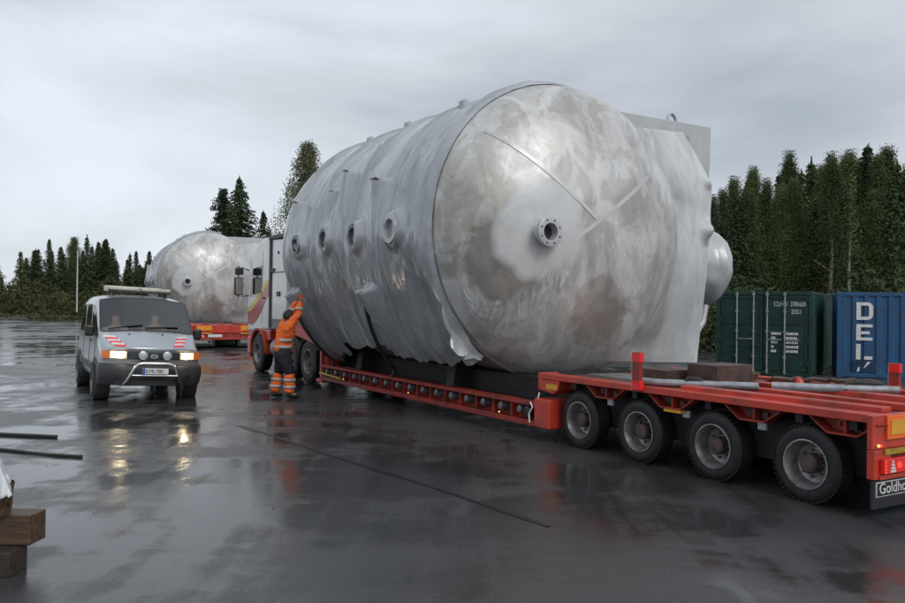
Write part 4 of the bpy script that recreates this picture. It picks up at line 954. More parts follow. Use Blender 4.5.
# bull bar
pts = [(2.40, -0.50, 0.33), (2.50, -0.46, 0.40), (2.55, -0.36, 0.62), (2.55, -0.30, 0.70), (2.55, -0.22, 0.72), (2.55, 0.22, 0.72), (2.55, 0.30, 0.70), (2.55, 0.36, 0.62), (2.50, 0.46, 0.40), (2.40, 0.50, 0.33)]
bb = vpart(MB().tube(pts, 0.030, 10), 'bull_bar', M['chrome'], smooth=50)
vpart(MB().tube([(2.53, -0.41, 0.50), (2.53, 0.41, 0.50)], 0.020, 8), 'cross_tube', M['chrome'], bb, smooth=50)
pl = vpart(MB().b2((2.575, -0.225, 0.53), (2.585, 0.225, 0.635)), 'licence_plate', M['white'], bevel=0.004)
vpart(MB().b2((2.5855, -0.222, 0.533), (2.588, -0.18, 0.632)), 'plate_band', M['blue_band'], pl)
t_ = text('plate_number', 'KMI-780', 0.103, M['black'], pl, (2.587, 0.012 - 0.185, 0.547), (0, 1, 0), (0, 0, 1), xs=0.86)
t_.data.transform(Matrix.Rotation(ROLLV, 4, 'X'))
# red and white hazard stripes on the bonnet, laid on the surface
def on_hood(x, y, d): 
    h = BV.ray_cast(Vector((x, y, 3)), Vector((0, 0, -1)))
    if h[0] is None: h = BV.ray_cast(Vector((x, y * 0.93, 3)), Vector((0, 0, -1)))
    return (h[0] if h[0] is not None else Vector((x, y * 0.9, 0.95))) + Vector((0, 0, d))
for sd in (1, -1):
    for k in range(6):
        rows = []
        for i in range(7):
            f = i / 6; row = []
            for j in range(3):
                x = 2.20 - 0.085 * k - 0.085 * j / 2 + 0.0 - 0.10 * f; y = sd * (0.42 + 0.026 * k + 0.20 * f)
                row.append(on_hood(x, max(-0.76, min(0.76, y)), 0.004))
            rows.append(row)
        MB().grid(rows).build('hazard_stripe', M['reflect_red'] if k % 2 == 0 else M['white'], van, smooth=40)
# wipers, washer jets, light bar, aerial
for sd, y0 in ((1, 0.02), (-1, -0.64)):
    pts = []
    for i in range(9):
        y = y0 + 0.62 * i / 8; x0 = 1.44 - 0.008 * i
        h = BV.ray_cast(Vector((x0, y, 3)), Vector((0, 0, -1))); pts.append(h[0] + Vector((0, 0, 0.02)))
    MB().tube(pts, 0.014, 6).build('wiper', M['black'], van, smooth=40)
for y in (-0.3, 0.3):
    p = on_hood(1.66, y, 0); MB().lathe([(0, 0.02), (0.02, 0.012)], p, (0, 0, 1), 8).build('washer_jet', M['black'], van)
lb = vpart(MB().b2((0.05, -0.60, 2.02), (0.30, 0.60, 2.06)), 'light_bar', M['bumper'], bevel=0.01)
for y0, y1 in ((-0.60, -0.02), (0.02, 0.60)): vpart(MB().b2((0.03, y0, 2.061), (0.32, y1, 2.125)), 'beacon_cover', M['cream'], lb, bevel=0.02)
vpart(MB().b2((-0.45, -0.62, 2.03), (-0.22, 0.50, 2.15)), 'rear_beacon_cover', M['cream'], lb, bevel=0.02)
for y in (-0.5, 0.5):
    vpart(MB().b2((0.1, y - 0.04, 1.93), (0.24, y + 0.04, 2.02)), 'bar_foot', M['black'], lb); vpart(MB().b2((-0.4, y - 0.04, 1.93), (-0.28, y + 0.04, 2.03)), 'bar_foot', M['black'], lb)
vpart(MB().tube([(0.62, 0.0, 1.90), (0.58, 0.0, 1.96)], [0.02, 0.008], 6), 'aerial_base', M['black'])
# interior
vpart(MB().b2((1.0, -0.72, 0.95), (1.35, 0.72, 1.18)), 'dashboard', M['black'], bevel=0.05)
for y in (0.38, -0.38):
    mb = MB(); mb.b2((0.05, y - 0.24, 0.62), (0.60, y + 0.24, 0.80)); mb.box((0.02, y, 1.12), (0.14, 0.46, 0.66), Matrix.Rotation(R_(-12), 3, 'Y')); mb.box((-0.08, y, 1.52), (0.09, 0.24, 0.18))
    vpart(mb, 'seat', M['dark'], bevel=0.03)
vpart(MB().lathe([(0, 0.17), (0.03, 0.19), (0.03, 0.17), (0, 0.15)], (0.93, 0.38, 1.12), (-0.8, 0, 0.5), 24, True), 'steering_wheel', M['black'], smooth=40)
vpart(MB().b2((-2.1, -0.80, 0.5), (-2.0, 0.80, 1.8)), 'bulkhead', M['dark'])

# ------------------------------------------------------------------ people
def skin(name, V, E, mt, parent, sub=2, smooth=True, wr=0.0):
    me = bpy.data.meshes.new(name); me.from_pydata([v[0] for v in V], E, [])
    o = bpy.data.objects.new(name, me); C.objects.link(o); sm = o.modifiers.new('skin', 'SKIN'); sm.use_smooth_shade = True
    for i, v in enumerate(V):
        r = v[1]; me.skin_vertices[0].data[i].radius = r if isinstance(r, tuple) else (r, r)
        me.skin_vertices[0].data[i].use_root = (i == 0)
    s_ = o.modifiers.new('sub', 'SUBSURF'); s_.levels = sub; s_.render_levels = sub
    out = baked(o); bpy.data.objects.remove(o)
    out.materials.clear()
    if wr:
        for vv in out.vertices:
            c_ = vv.co; vv.co = c_ + vv.normal * wr * (noise.noise((c_.x * 9, c_.y * 9, c_.z * 16)) + 0.6 * noise.noise((c_.x * 20 + c_.z * 9, c_.y * 20, c_.z * 26)))
    out.polygons.foreach_set('use_smooth', [True] * len(out.polygons))
    return link(name, out, mt, parent, fixn=False)
def hand(parent, w, fw, up, mt, lefts=1):
    """five-fingered hand from the wrist w; fingers run along fw, the palm faces -up"""
    w = Vector(w); fw = Vector(fw).normalized(); up = Vector(up); up = (up - fw * up.dot(fw)).normalized(); sd = fw.cross(up) * lefts
    V = [(w, (.026, .022)), (w + fw * .05, (.036, .018)), (w + fw * .09, (.036, .016))]; E = [(0, 1), (1, 2)]
    for k, (off, ln) in enumerate(((-.030, .070), (-.010, .080), (.010, .074), (.028, .058))):
        b = w + fw * .085 + sd * off; i = len(V)
        V += [(b, .010), (b + fw * ln * .5 - up * .008, .009), (b + fw * ln * .85 - up * .03, .008)]; E += [(2, i), (i, i + 1), (i + 1, i + 2)]
    b = w + fw * .03 - sd * .032; i = len(V)
    V += [(b, .012), (b + fw * .035 - sd * .02 - up * .012, .011), (b + fw * .065 - sd * .018 - up * .022, .009)]; E += [(1, i), (i, i + 1), (i + 1, i + 2)]
    return skin('hand', V, E, mt, parent, 1)

wk = thing('person', 'worker in orange hi-vis jacket and black trousers reaching up to the vessel strap', 'person', (-3.30, 15.98, 0), R_(33))
J = dict(pel=(0, 0, .94), sp=(.03, 0, 1.14), ch=(.08, 0, 1.34), nk=(.11, 0, 1.47), hd=(.155, 0, 1.585), ht=(.15, 0, 1.66))
def leg(sd): return [(-.0 + .02 * sd, sd * .10, .90), (.05 - .05 * sd, sd * .14, .50), (-.01 - .09 * sd, sd * .17, .10)]
def arm(sd): return [(.07, sd * .18, 1.42), (.24, sd * .19, 1.63), (.31, sd * .11, 1.90)]
# one continuous body: torso, neck, head, arms, legs
V = [(J['pel'], (.10, .13)), (J['sp'], (.09, .12)), (J['ch'], (.10, .14)), (J['nk'], .058), (J['hd'], (.095, .078)), (J['ht'], (.075, .065))]; E = [(0, 1), (1, 2), (2, 3), (3, 4), (4, 5)]
for sd in (1, -1):
    i = len(V); a = arm(sd); V += [(a[0], .07), (a[1], .05), (a[2], .032)]; E += [(2, i), (i, i + 1), (i + 1, i + 2)]
    i = len(V); l_ = leg(sd); V += [(l_[0], .085), (l_[1], .06), (l_[2], .042), ((l_[2][0] + .15, l_[2][1] + sd * .02, .05), .035)]; E += [(0, i), (i, i + 1), (i + 1, i + 2), (i + 2, i + 3)]
skin('body', V, E, M['skin'], wk)
# nose and ears are small bumps on the head
for p, r in (((.255, 0, 1.58), .014), ((.15, .085, 1.585), .02), ((.15, -.085, 1.585), .02)):
    MB().lathe([(-r, r * .3), (-r * .5, r * .85), (0, r), (r * .5, r * .85), (r, r * .3)], p, (0, 0, 1), 10).build('face_feature', M['skin'], wk, smooth=80)
for sd in (1, -1):
    MB().lathe([(0, .010), (.004, .006)], (.243, sd * .032, 1.605), (1, 0, 0), 8).build('eye', M['black'], wk)
MB().b2((.238, -.022, 1.535), (.246, .022, 1.541)).build('mouth', M['hub'], wk)
rows = []
for i in range(13):
    ph = PI / 2 * (i / 12) * 1.35 - 0.55; r = math.cos(ph)
    rows.append([Vector((.135 + .115 * r * math.cos(a) - .012, .098 * r * math.sin(a), 1.60 + .118 * math.sin(ph))) for a in [R_(62) + R_(236) * k / 24 for k in range(25)]])
MB().grid(rows).build('hair', M['hair'], wk, smooth=80, solid=0.012)
V = [((.0, 0, .84), (.18, .215)), ((.02, 0, 1.02), (.165, .20)), ((.04, 0, 1.16), (.155, .19)), ((.08, 0, 1.34), (.15, .195)), ((.10, 0, 1.44), (.10, .12)), ((.11, 0, 1.50), (.085, .09))]; E = [(0, 1), (1, 2), (2, 3), (3, 4), (4, 5)]
for sd in (1, -1):
    i = len(V); a = arm(sd); mid = tuple((a[0][q] + a[1][q]) / 2 for q in range(3)); m2 = tuple(a[1][q] * .4 + a[2][q] * .6 for q in range(3))
    V += [(a[0], .095), (mid, .088), (a[1], .078), (m2, .066), (a[2], .052)]; E += [(3, i), (i, i + 1), (i + 1, i + 2), (i + 2, i + 3), (i + 3, i + 4)]
skin('jacket', V, E, M['orange'], wk, 3, wr=.022)
V = [((0, 0, 1.02), (.15, .185)), ((0, 0, .86), (.17, .205))]; E = [(0, 1)]
for sd in (1, -1):
    l_ = leg(sd); i = len(V); k_ = tuple(l_[1][q] * .95 + l_[0][q] * .05 for q in range(3)); V += [((l_[0][0], l_[0][1], .78), .145), (k_, .108), (tuple(l_[1][q] * .85 + l_[2][q] * .15 for q in range(3)), .10)]; E += [(1, i), (i, i + 1), (i + 1, i + 2)]
skin('trousers', V, E, M['navy'], wk, 3, wr=.02)
def ring(parent, c, rx, ry, w, mt, tilt=None, nm='reflective_band'):
    ax = Vector(tilt or (0, 0, 1)).normalized(); a_ = Vector((0, 1, 0)); u = (Vector((1, 0, 0)) - ax * ax.x).normalized(); w_ = ax.cross(u)
    rows = [[Vector(c) + ax * (f * w) + u * (rx * math.cos(2 * PI * k / 28)) + w_ * (ry * math.sin(2 * PI * k / 28)) for k in range(29)] for f in (-.5, .5)]
    MB().grid(rows).build(nm, mt, parent, smooth=60, solid=.006)
for sd in (1, -1):
    l_ = leg(sd); P = lambda f: tuple(l_[1][q] * (1 - f) + l_[2][q] * f for q in range(3))
    skin('trouser_leg', [(P(-.05), .112), (P(.4), .112), (P(.85), .108), (P(1.0), .10)], [(0, 1), (1, 2), (2, 3)], M['orange'], wk, 3, wr=.02)
    for f in (.35, .68): ring(wk, P(f), .118, .118, .05, M['silver_tape'])
    a = l_[2]
    skin('boot', [((a[0] - .02, a[1], .12), .062), ((a[0] - .01, a[1], .055), (.06, .055)), ((a[0] + .10, a[1] + sd * .012, .045), (.05, .045)), ((a[0] + .19, a[1] + sd * .02, .04), (.042, .036))], [(0, 1), (1, 2), (2, 3)], M['boot'], wk)
    ar = arm(sd); hand(wk, ar[2], (.35, -sd * .25, .9), (-.9, 0, .35), M['glove'], sd)
    d_ = Vector(ar[2]) - Vector(ar[1]); ring(wk, Vector(ar[1]) + d_ * .35, .082, .082, .05, M['silver_tape'], d_)
ring(wk, (.015, 0, 1.0), .175, .205, .055, M['silver_tape']); ring(wk, (.035, 0, 1.13), .168, .20, .055, M['silver_tape'])

def occupant(label, y, mt, hair):
    p = thing('person', label, 'person', (0, 0, 0)); p.matrix_world = van.matrix_basis @ Matrix.Translation((0.25, y, 0.80))
    V = [((0, 0, .05), (.13, .16)), ((0, 0, .30), (.12, .17)), ((.02, 0, .46), (.11, .18)), ((.04, 0, .57), .06), ((.06, 0, .69), (.095, .08)), ((.06, 0, .77), (.07, .065))]; E = [(0, 1), (1, 2), (2, 3), (3, 4), (4, 5)]
    for sd in (1, -1):
        i = len(V); V += [((.03, sd * .2, .45), .065), ((.16, sd * .25, .22), .05), ((.42, sd * .17, .30), .036)]; E += [(2, i), (i, i + 1), (i + 1, i + 2)]
        i = len(V); V += [((.1, sd * .1, .06), .09), ((.5, sd * .12, .08), .07), ((.55, sd * .12, -.25), .05)]; E += [(0, i), (i, i + 1), (i + 1, i + 2)]
    skin('body', V, E, M['skin'], p, 1)
    V = [((0, 0, .04), (.15, .18)), ((0, 0, .30), (.14, .19)), ((.02, 0, .46), (.13, .20)), ((.04, 0, .54), .08)]; E = [(0, 1), (1, 2), (2, 3)]
    for sd in (1, -1):
        i = len(V); V += [((.03, sd * .2, .45), .08), ((.16, sd * .25, .22), .065), ((.38, sd * .18, .29), .05)]; E += [(2, i), (i, i + 1), (i + 1, i + 2)]
        hand(p, (.42, sd * .17, .30), (1, -sd * .2, .3), (0, 0, 1), M['skin'], sd)
    skin('jacket', V, E, mt, p, 1)
    rows = []
    for i in range(9):
        ph = PI / 2 * (i / 8) * 1.3 - 0.47; r = math.cos(ph)
        rows.append([Vector((.05 + .105 * r * math.cos(a), .092 * r * math.sin(a), .71 + .11 * math.sin(ph))) for a in [R_(62) + R_(236) * k / 20 for k in range(21)]])
    MB().grid(rows).build('hair', hair, p, smooth=80, solid=0.01)
bpy.context.view_layer.update()
occupant('van driver in a pale jacket behind the windscreen, right in the photo', 0.38, M['cloth_red'], M['hair'])
occupant('van passenger in a pale top behind the windscreen, left in the photo', -0.38, M['cloth_pale'], M['hair'])

# ------------------------------------------------------------------ shipping containers
def corr(mb, p0, p1, z0, z1, depth, pitch, out):
    """vertical corrugated sheet from p0 to p1"""
    p0 = Vector((*p0, 0)); p1 = Vector((*p1, 0)); L_ = (p1 - p0).length; d = (p1 - p0) / L_; o = Vector((*out, 0)); n = int(L_ / pitch); lo = []; hi = []
    for i in range(n):
        for f, dp in ((0, 0), (.35, 0), (.5, -depth), (.85, -depth)):
            p = p0 + d * (L_ * (i + f) / n) + o * dp; lo.append(p + Vector((0, 0, z0))); hi.append(p + Vector((0, 0, z1)))
    lo.append(p1 + Vector((0, 0, z0))); hi.append(p1 + Vector((0, 0, z1)))
    mb.grid([lo, hi]); return mb
def container(name, label, loc, rotz, W, L_, H, mt, doors):
    """W across x at the front (y=0), L_ back along +y"""
    c = thing('shipping_container', label, 'container', loc, rotz)
    m_ = M[mt]
    for x in (0, W):
        for y in (0, L_):
            sx = 1 if x == 0 else -1; sy = 1 if y == 0 else -1
            MB().b2((x, y, 0.12), (x + sx * 0.10, y + sy * 0.10, H - 0.12)).build('corner_post', m_, c, bevel=0.01)
            for z in (0, H - 0.12): MB().b2((x - sx * 0.003, y - sy * 0.003, z), (x + sx * 0.165, y + sy * 0.165, z + 0.118)).build('corner_casting', m_, c, bevel=0.012)
    for y0, y1 in ((0.01, 0.09), (L_ - 0.09, L_ - 0.01)):
        MB().b2((0.165, y0, H - 0.11), (W - 0.165, y1, H - 0.01)).build('end_rail', m_, c, bevel=0.008); MB().b2((0.165, y0, 0.01), (W - 0.165, y1, 0.13)).build('end_rail', m_, c, bevel=0.008)
    for x0, x1 in ((0.01, 0.07), (W - 0.07, W - 0.01)):
        MB().b2((x0, 0.165, H - 0.08), (x1, L_ - 0.165, H - 0.01)).build('side_rail', m_, c, bevel=0.008); MB().b2((x0, 0.165, 0.01), (x1, L_ - 0.165, 0.14)).build('side_rail', m_, c, bevel=0.008)
    corr(MB(), (0.02, 0.10), (0.02, L_ - 0.1), 0.13, H - 0.08, 0.036, 0.28, (-1, 0)).build('side_panel', m_, c)
    corr(MB(), (W - 0.02, 0.10), (W - 0.02, L_ - 0.1), 0.13, H - 0.08, 0.036, 0.28, (1, 0)).build('side_panel', m_, c)
    corr(MB(), (0.10, L_ - 0.02), (W - 0.1, L_ - 0.02), 0.13, H - 0.1, 0.036, 0.25, (0, 1)).build('end_panel', m_, c)
    MB().b2((0.03, 0.05, H - 0.05), (W - 0.03, L_ - 0.05, H - 0.015)).build('roof', m_, c); MB().b2((0.05, 0.1, 0.10), (W - 0.05, L_ - 0.1, 0.14)).build('floor', M['dark'], c)
    if not doors:
        corr(MB(), (0.10, 0.02), (W - 0.10, 0.02), 0.13, H - 0.1, 0.036, 0.28, (0, -1)).build('front_panel', m_, c)
    else:
        for k in (0, 1):
            x0 = 0.11 + k * (W / 2 - 0.105); x1 = x0 + W / 2 - 0.12
            mb = MB(); mb.b2((x0, 0.03, 0.14), (x1, 0.06, H - 0.12))
            for z0, z1 in ((0.15, 0.22), (0.80, 0.86), (1.42, 1.48), (H - 0.2, H - 0.13)): mb.b2((x0 + 0.01, 0.012, z0), (x1 - 0.01, 0.03, z1))
            for xx in (x0 + 0.01, x1 - 0.07): mb.b2((xx, 0.010, 0.15), (xx + 0.06, 0.0118, H - 0.13))
            d = mb.build('door', m_, c, bevel=0.004)
            for f in (0.09, 0.49) if k else (0.40, 0.79):
                xr = x0 + (x1 - x0) * f
                MB().tube([(xr, -0.025, 0.06), (xr, -0.025, H - 0.03)], 0.02, 8).build('lock_rod', M['galv'], d, smooth=40)
                for z in (0.10, 0.5, 1.2, 1.75, H - 0.12): MB().b2((xr - 0.035, -0.05, z), (xr + 0.035, 0.011, z + 0.06)).build('rod_guide', M['galv'], d)
                MB().b2((xr, -0.075, 1.0), (xr + (0.38 if f < 0.5 else -0.3), -0.052, 1.03)).build('lock_handle', M['galv'], d)
            for z in (0.3, 0.9, 1.5, 2.05): MB().b2((x0 - 0.02 if k == 0 else x1 - 0.03, -0.02, z), (x0 + 0.03 if k == 0 else x1 + 0.02, 0.009, z + 0.12)).build('hinge', m_, d)
    return c
gc = container('container', 'dark green shipping container with doors and grey lock rods facing the yard', (7.52, 23.35, 0), R_(-30), 2.52, 6.05, 2.34, 'green_box', True)
X = (1, 0, 0); Z = (0, 0, 1)
text('container_code', 'CLHU', 0.17, M['lettering'], gc, (1.53, 0.008, 1.93), X, Z, xs=0.8); text('container_code', '2785620', 0.17, M['lettering'], gc, (1.96, 0.008, 1.93), X, Z, xs=0.66)
text('container_code', '22G1', 0.17, M['lettering'], gc, (1.98, 0.008, 1.72), X, Z, xs=0.7)
rnd = random.Random(12)
for r in range(5):                                   # worn weight table, illegible dashes
    z = 1.14 - r * 0.12
    for (a0, a1) in ((1.47, 1.47 + (0.24, 0.12, 0.16, 0.08, 0.14)[r]), (1.86, 2.14)):
        x = a0; mb = MB()
        while x < a1:
            w_ = rnd.uniform(0.02, 0.05); mb.b2((x, 0.0085, z), (x + w_, 0.0115, z + 0.07)); x += w_ + 0.014
        tag(mb.build('weight_table', M['lettering'], gc), kind='stuff')
bc = container('container', 'blue shipping container with tall vertical white letters on its side', (10.60, 22.6, 0), R_(-22), 6.06, 2.44, 2.34, 'blue_box', False)
for ch, z in (('D', 1.58), ('E', 1.02), ('L', 0.50)):
    mb = MB(); x0 = 0.48
    def st(a, b): mb.b2((x0 + a[0], -0.006, z + a[1]), (x0 + b[0], 0.015, z + b[1]))
    if ch == 'D':
        st((0, 0), (.11, .48)); st((.1101, .39), (.28, .48)); st((.1101, 0), (.28, .09))
        mb.prism([(x0 + .2801, z + .48), (x0 + .36, z + .45), (x0 + .41, z + .38), (x0 + .41, z + .10), (x0 + .36, z + .03), (x0 + .2801, z), (x0 + .2801, z + .09), (x0 + .31, z + .12), (x0 + .31, z + .36), (x0 + .2801, z + .39)], -0.006, 0.015)
    if ch == 'E': st((0, 0), (.11, .44)); st((.1101, .36), (.40, .44)); st((.1101, .17), (.33, .25)); st((.1101, 0), (.40, .08))
    if ch == 'L': st((0, 0), (.11, .42)); st((.20, 0), (.40, .09))
    mb.build('letter', M['lettering'], bc)
MB().b2((0.40, -0.004, 0.16), (0.98, 0.016, 0.46)).build('paint_patch', M['blue_patch'], bc)
mb = MB(); mb.prism([(0.50, 0.17), (0.56, 0.17), (0.58, 0.30), (0.53, 0.28)], -0.008, -0.0045); mb.prism([(0.66, 0.26), (0.72, 0.30), (0.84, 0.44), (0.76, 0.44)], -0.008, -0.0045)
mb.build('letter', M['lettering'], bc)

# ------------------------------------------------------------------ timber pile at the lower left
def timber(label, a, b, mt=M['wood'], rz=0.0):
    o = MB().b2([-(b[i] - a[i]) / 2 for i in range(3)], [(b[i] - a[i]) / 2 for i in range(3)]).build('timber_beam', mt, bevel=0.008)
    o.location = [(a[i] + b[i]) / 2 for i in range(3)]; o.rotation_euler = (0, 0, rz)
    return tag(o, label, 'timber', 'timbers at the left edge')
timber('lower dark square timber lying on the asphalt at the left edge', (-4.6, 5.50, 0.0), (-2.92, 5.72, 0.165), M['wood_dark'], R_(-3))
timber('upper brown square timber jutting furthest right from the pile', (-4.4, 5.66, 0.17), (-2.86, 5.86, 0.375), M['wood'], R_(-4))
mb = MB(); rows = []
for i in range(15):
    f = i / 14; rows.append([Vector((-3.08 + (0.055 + 0.012 * noise.noise((f * 5, a, 2))) * math.cos(a) + 0.02 * f, 5.62 + 0.10 * math.sin(a), 0.376 + 0.22 * f)) for a in [2 * PI * k / 14 for k in range(15)]])
mb.grid(rows); tag(mb.build('wooden_log', M['wood_log'], smooth=50), 'rough upright brown log piece standing on the timbers under the white cover', 'log')
rows = []
for i in range(25):
    u = i / 24; row = []
    for j in range(25):
        w_ = max(0, j - 8) / 16; y = 5.42 + 0.5 * w_; sk = max(0, 8 - j) / 8
        if u < 0.6: x = -4.1 + 1.125 * u / 0.6; z = 0.90 - 0.14 * (u / 0.6) ** 2
        else: x = -2.975 + 0.085 * ((u - 0.6) / 0.4) ** 1.3; z = 0.76 - 0.20 * (u - 0.6) / 0.4
        zb = 0.555 + 0.012 * math.sin(u * 22)
        z = z + (min(z, zb) - z) * sk
        row.append(Vector((x - 0.29 * w_ + 0.012 * noise.noise((u * 4, w_ * 6, 1)), y - 0.03 * sk + 0.02 * sk * math.sin(u * 30), z + 0.012 * noise.noise((u * 5, w_ * 4, 0)) - (0.03 * math.sin(w_ * 9) if u > 0.9 else 0))))
    rows.append(row)
tag(MB().grid(rows).build('cover_sheet', M['tarp'], smooth=70, solid=0.006), 'white plastic cover draped over the pile at the left edge', 'cover')

# ------------------------------------------------------------------ trees
def quads(name, P, A, B, mat, parent, shade=True):
    """leaf quads: centres P, half axes A and B (numpy n x 3)"""
    n = len(P); v = np.empty((n * 4, 3), np.float32); v[0::4] = P - A - B * .35; v[1::4] = P + A * .2 - B; v[2::4] = P + A + B * .35; v[3::4] = P - A * .2 + B
    me = bpy.data.meshes.new(name); me.vertices.add(n * 4); me.vertices.foreach_set('co', v.ravel()); me.loops.add(n * 4); me.loops.foreach_set('vertex_index', np.arange(n * 4, dtype=np.int32))
    me.polygons.add(n); me.polygons.foreach_set('loop_start', np.arange(0, n * 4, 4, dtype=np.int32)); me.update(calc_edges=True); me.validate()
    me.materials.append(mat); return me
def trunk_mesh(h, r, limbs, seed, mat, wob=0.02):
    rd = random.Random(seed); mb = MB(); k = 9
    pts = [(wob * h * math.sin(i * 1.1 + seed) * i / k, wob * h * math.cos(i * 0.9 + seed) * i / k, h * i / k) for i in range(k + 1)]
    mb.tube(pts, [r * (1 - 0.93 * i / k) for i in range(k + 1)], 8)
    for (z, az, ln, up) in limbs:
        f = z / h * k; i = min(k - 1, int(f)); b = Vector(pts[i]).lerp(Vector(pts[i + 1]), f - i); d = Vector((math.cos(az), math.sin(az), up))
        mb.tube([b, b + d * ln * .5, b + d * ln + Vector((0, 0, -0.12 * ln))], [r * .32 * (1 - z / h) + .012, r * .2 * (1 - z / h) + .01, .006], 5)
    me = bpy.data.meshes.new('trunk'); me.from_pydata(mb.v, [], mb.f); me.polygons.foreach_set('use_smooth', [True] * len(me.polygons)); me.materials.append(mat); return me
def spruce(h, seed, spread=0.17, low=0.06, mat='needles', dens=1.0):
    rs = np.random.RandomState(seed); P = []; A = []; B = []; limbs = []; z = h * low
    while z < h * 0.985:
        f = z / h; L_ = spread * h * (1 - f) ** 0.85 * (0.75 + 0.5 * rs.rand()) + 0.10; nb = int(5 + 4 * (1 - f) + rs.randint(0, 3))
        a0 = rs.rand() * 6.28
        for b in range(nb):
            az = a0 + 6.283 * b / nb + rs.normal() * .2; l = L_ * (0.65 + 0.5 * rs.rand()); d = np.array([math.cos(az), math.sin(az), 0]); sl = np.array([-d[1], d[0], 0])
            if rs.rand() < .25 and l > .5: limbs.append((z, az, l * .8, -.1))
            ns = max(3, int(l / .17 * dens))
            for s in range(ns):
                t = (s + .6) / ns; dr = -0.34 * l * t ** 1.4 + 0.10 * l * max(0, t - .75) * 2; c = np.array([0, 0, z]) + d * l * t + np.array([0, 0, dr + rs.normal() * .04])
                for q in range(5):
                    c2 = c + sl * rs.normal() * .13 * (1.2 - t * .6) * (l ** .4) + np.array([0, 0, -abs(rs.normal()) * .07])
                    sz = .085 + .075 * rs.rand(); dr2 = d * .7 + sl * rs.normal() * .7 + np.array([0, 0, -.45 - .4 * rs.rand()])
                    dr2 /= np.linalg.norm(dr2); nrm = np.cross(dr2, rs.normal(size=3)); nrm /= np.linalg.norm(nrm) + 1e-6
                    P.append(c2); A.append(dr2 * sz); B.append(nrm * sz * .36)
        z += (.20 + .012 * h) * (0.65 + .5 * (1 - f)) / dens ** .3
    for q in range(14): P.append(np.array([rs.normal() * .03, rs.normal() * .03, h * (.97 + .035 * rs.rand())])); A.append(np.array([rs.normal() * .03, rs.normal() * .03, .14])); B.append(np.array([.035, .0, 0]))
    return trunk_mesh(h * .98, .018 * h, limbs, seed, M['bark_spruce'], .003), quads('crown', np.array(P), np.array(A), np.array(B), M[mat], None)
def broad(h, seed, w=.16, low=.25, mat='leaves', bark='bark_birch', n=230, per=44, hang=.5, leaf=.055, top=1.0):
    rs = np.random.RandomState(seed); P = []; A = []; B = []; limbs = []
    for k in range(n):
        f = low + (1 - low) * rs.rand() ** .85; env = w * h * (min(1.0, (f - low) / (1 - low) * 3 + .35) * (1.02 - (f - low) / (1 - low)) ** .75) * (0.75 + .35 * math.sin(k * 1.7 + f * 9))
        az = rs.rand() * 6.283; r = env * math.sqrt(rs.rand()) ; c = np.array([math.cos(az) * r, math.sin(az) * r, f * h * top])
        if rs.rand() < .08: limbs.append((max(.1, (f - .09)) * h, az, max(.3, r * .8), .8))
        sp = .105 * (h ** .5) * (.6 + .6 * rs.rand()) * (1.12 - .5 * max(0, f - .5) / .5)
        for q in range(per):
            o_ = np.clip(rs.normal(size=3), -1.5, 1.5) * np.array([sp * .8, sp * .8, sp * (.7 + hang)]); o_[2] -= hang * sp
            a_ = rs.normal(size=3) + np.array([0, 0, -hang * 1.5]); a_ /= np.linalg.norm(a_); b_ = np.cross(a_, rs.normal(size=3)); b_ /= np.linalg.norm(b_) + 1e-6
            s_ = leaf * (.7 + .7 * rs.rand()); P.append(c + o_); A.append(a_ * s_); B.append(b_ * s_ * .6)
    return trunk_mesh(h * .95, .011 * h + .03, limbs, seed, M[bark], .012), quads('crown', np.array(P), np.array(A), np.array(B), M[mat], None)
def pine(h, seed):
    t_, c_ = broad(h, seed, w=.13, low=.30, mat='needles_pine', bark='bark_spruce', n=90, per=70, hang=.0, leaf=.08)
    return t_, c_
def put_tree(name, tmpl, loc, sc, rz, label, group=None, scz=None):
    r = thing(name, label, 'tree', loc, rz, group); r.scale = (sc, sc, scz or sc)
    for nm, me in zip(('trunk', 'crown'), tmpl):
        o = bpy.data.objects.new(nm, me); C.objects.link(o); o.parent = r
    return r
SP = [spruce(11, 1, .21), spruce(11, 2, .19), spruce(11, 3, .25), spruce(11, 4, .20, .10)]
BI = [broad(11, 16, .15, .15, bark='bark_spruce', leaf=.036, per=95, n=270), broad(11, 12, .15, leaf=.036, per=95, n=260), broad(11, 13, .19, .2, bark='bark_spruce', leaf=.036, per=95, n=270), spruce(11, 14, .15, .2, 'leaves', 1.2), spruce(11, 15, .19, .12, 'leaves', 1.2)]
PN = [pine(11, 21), pine(11, 22)]
def hor(px): return 305 + (px - 452.5) * 0.0122
def spot(px, py, Y): return (px - 452.5) / 820 * Y, (hor(px) - py) / 820 * Y + CAM_H
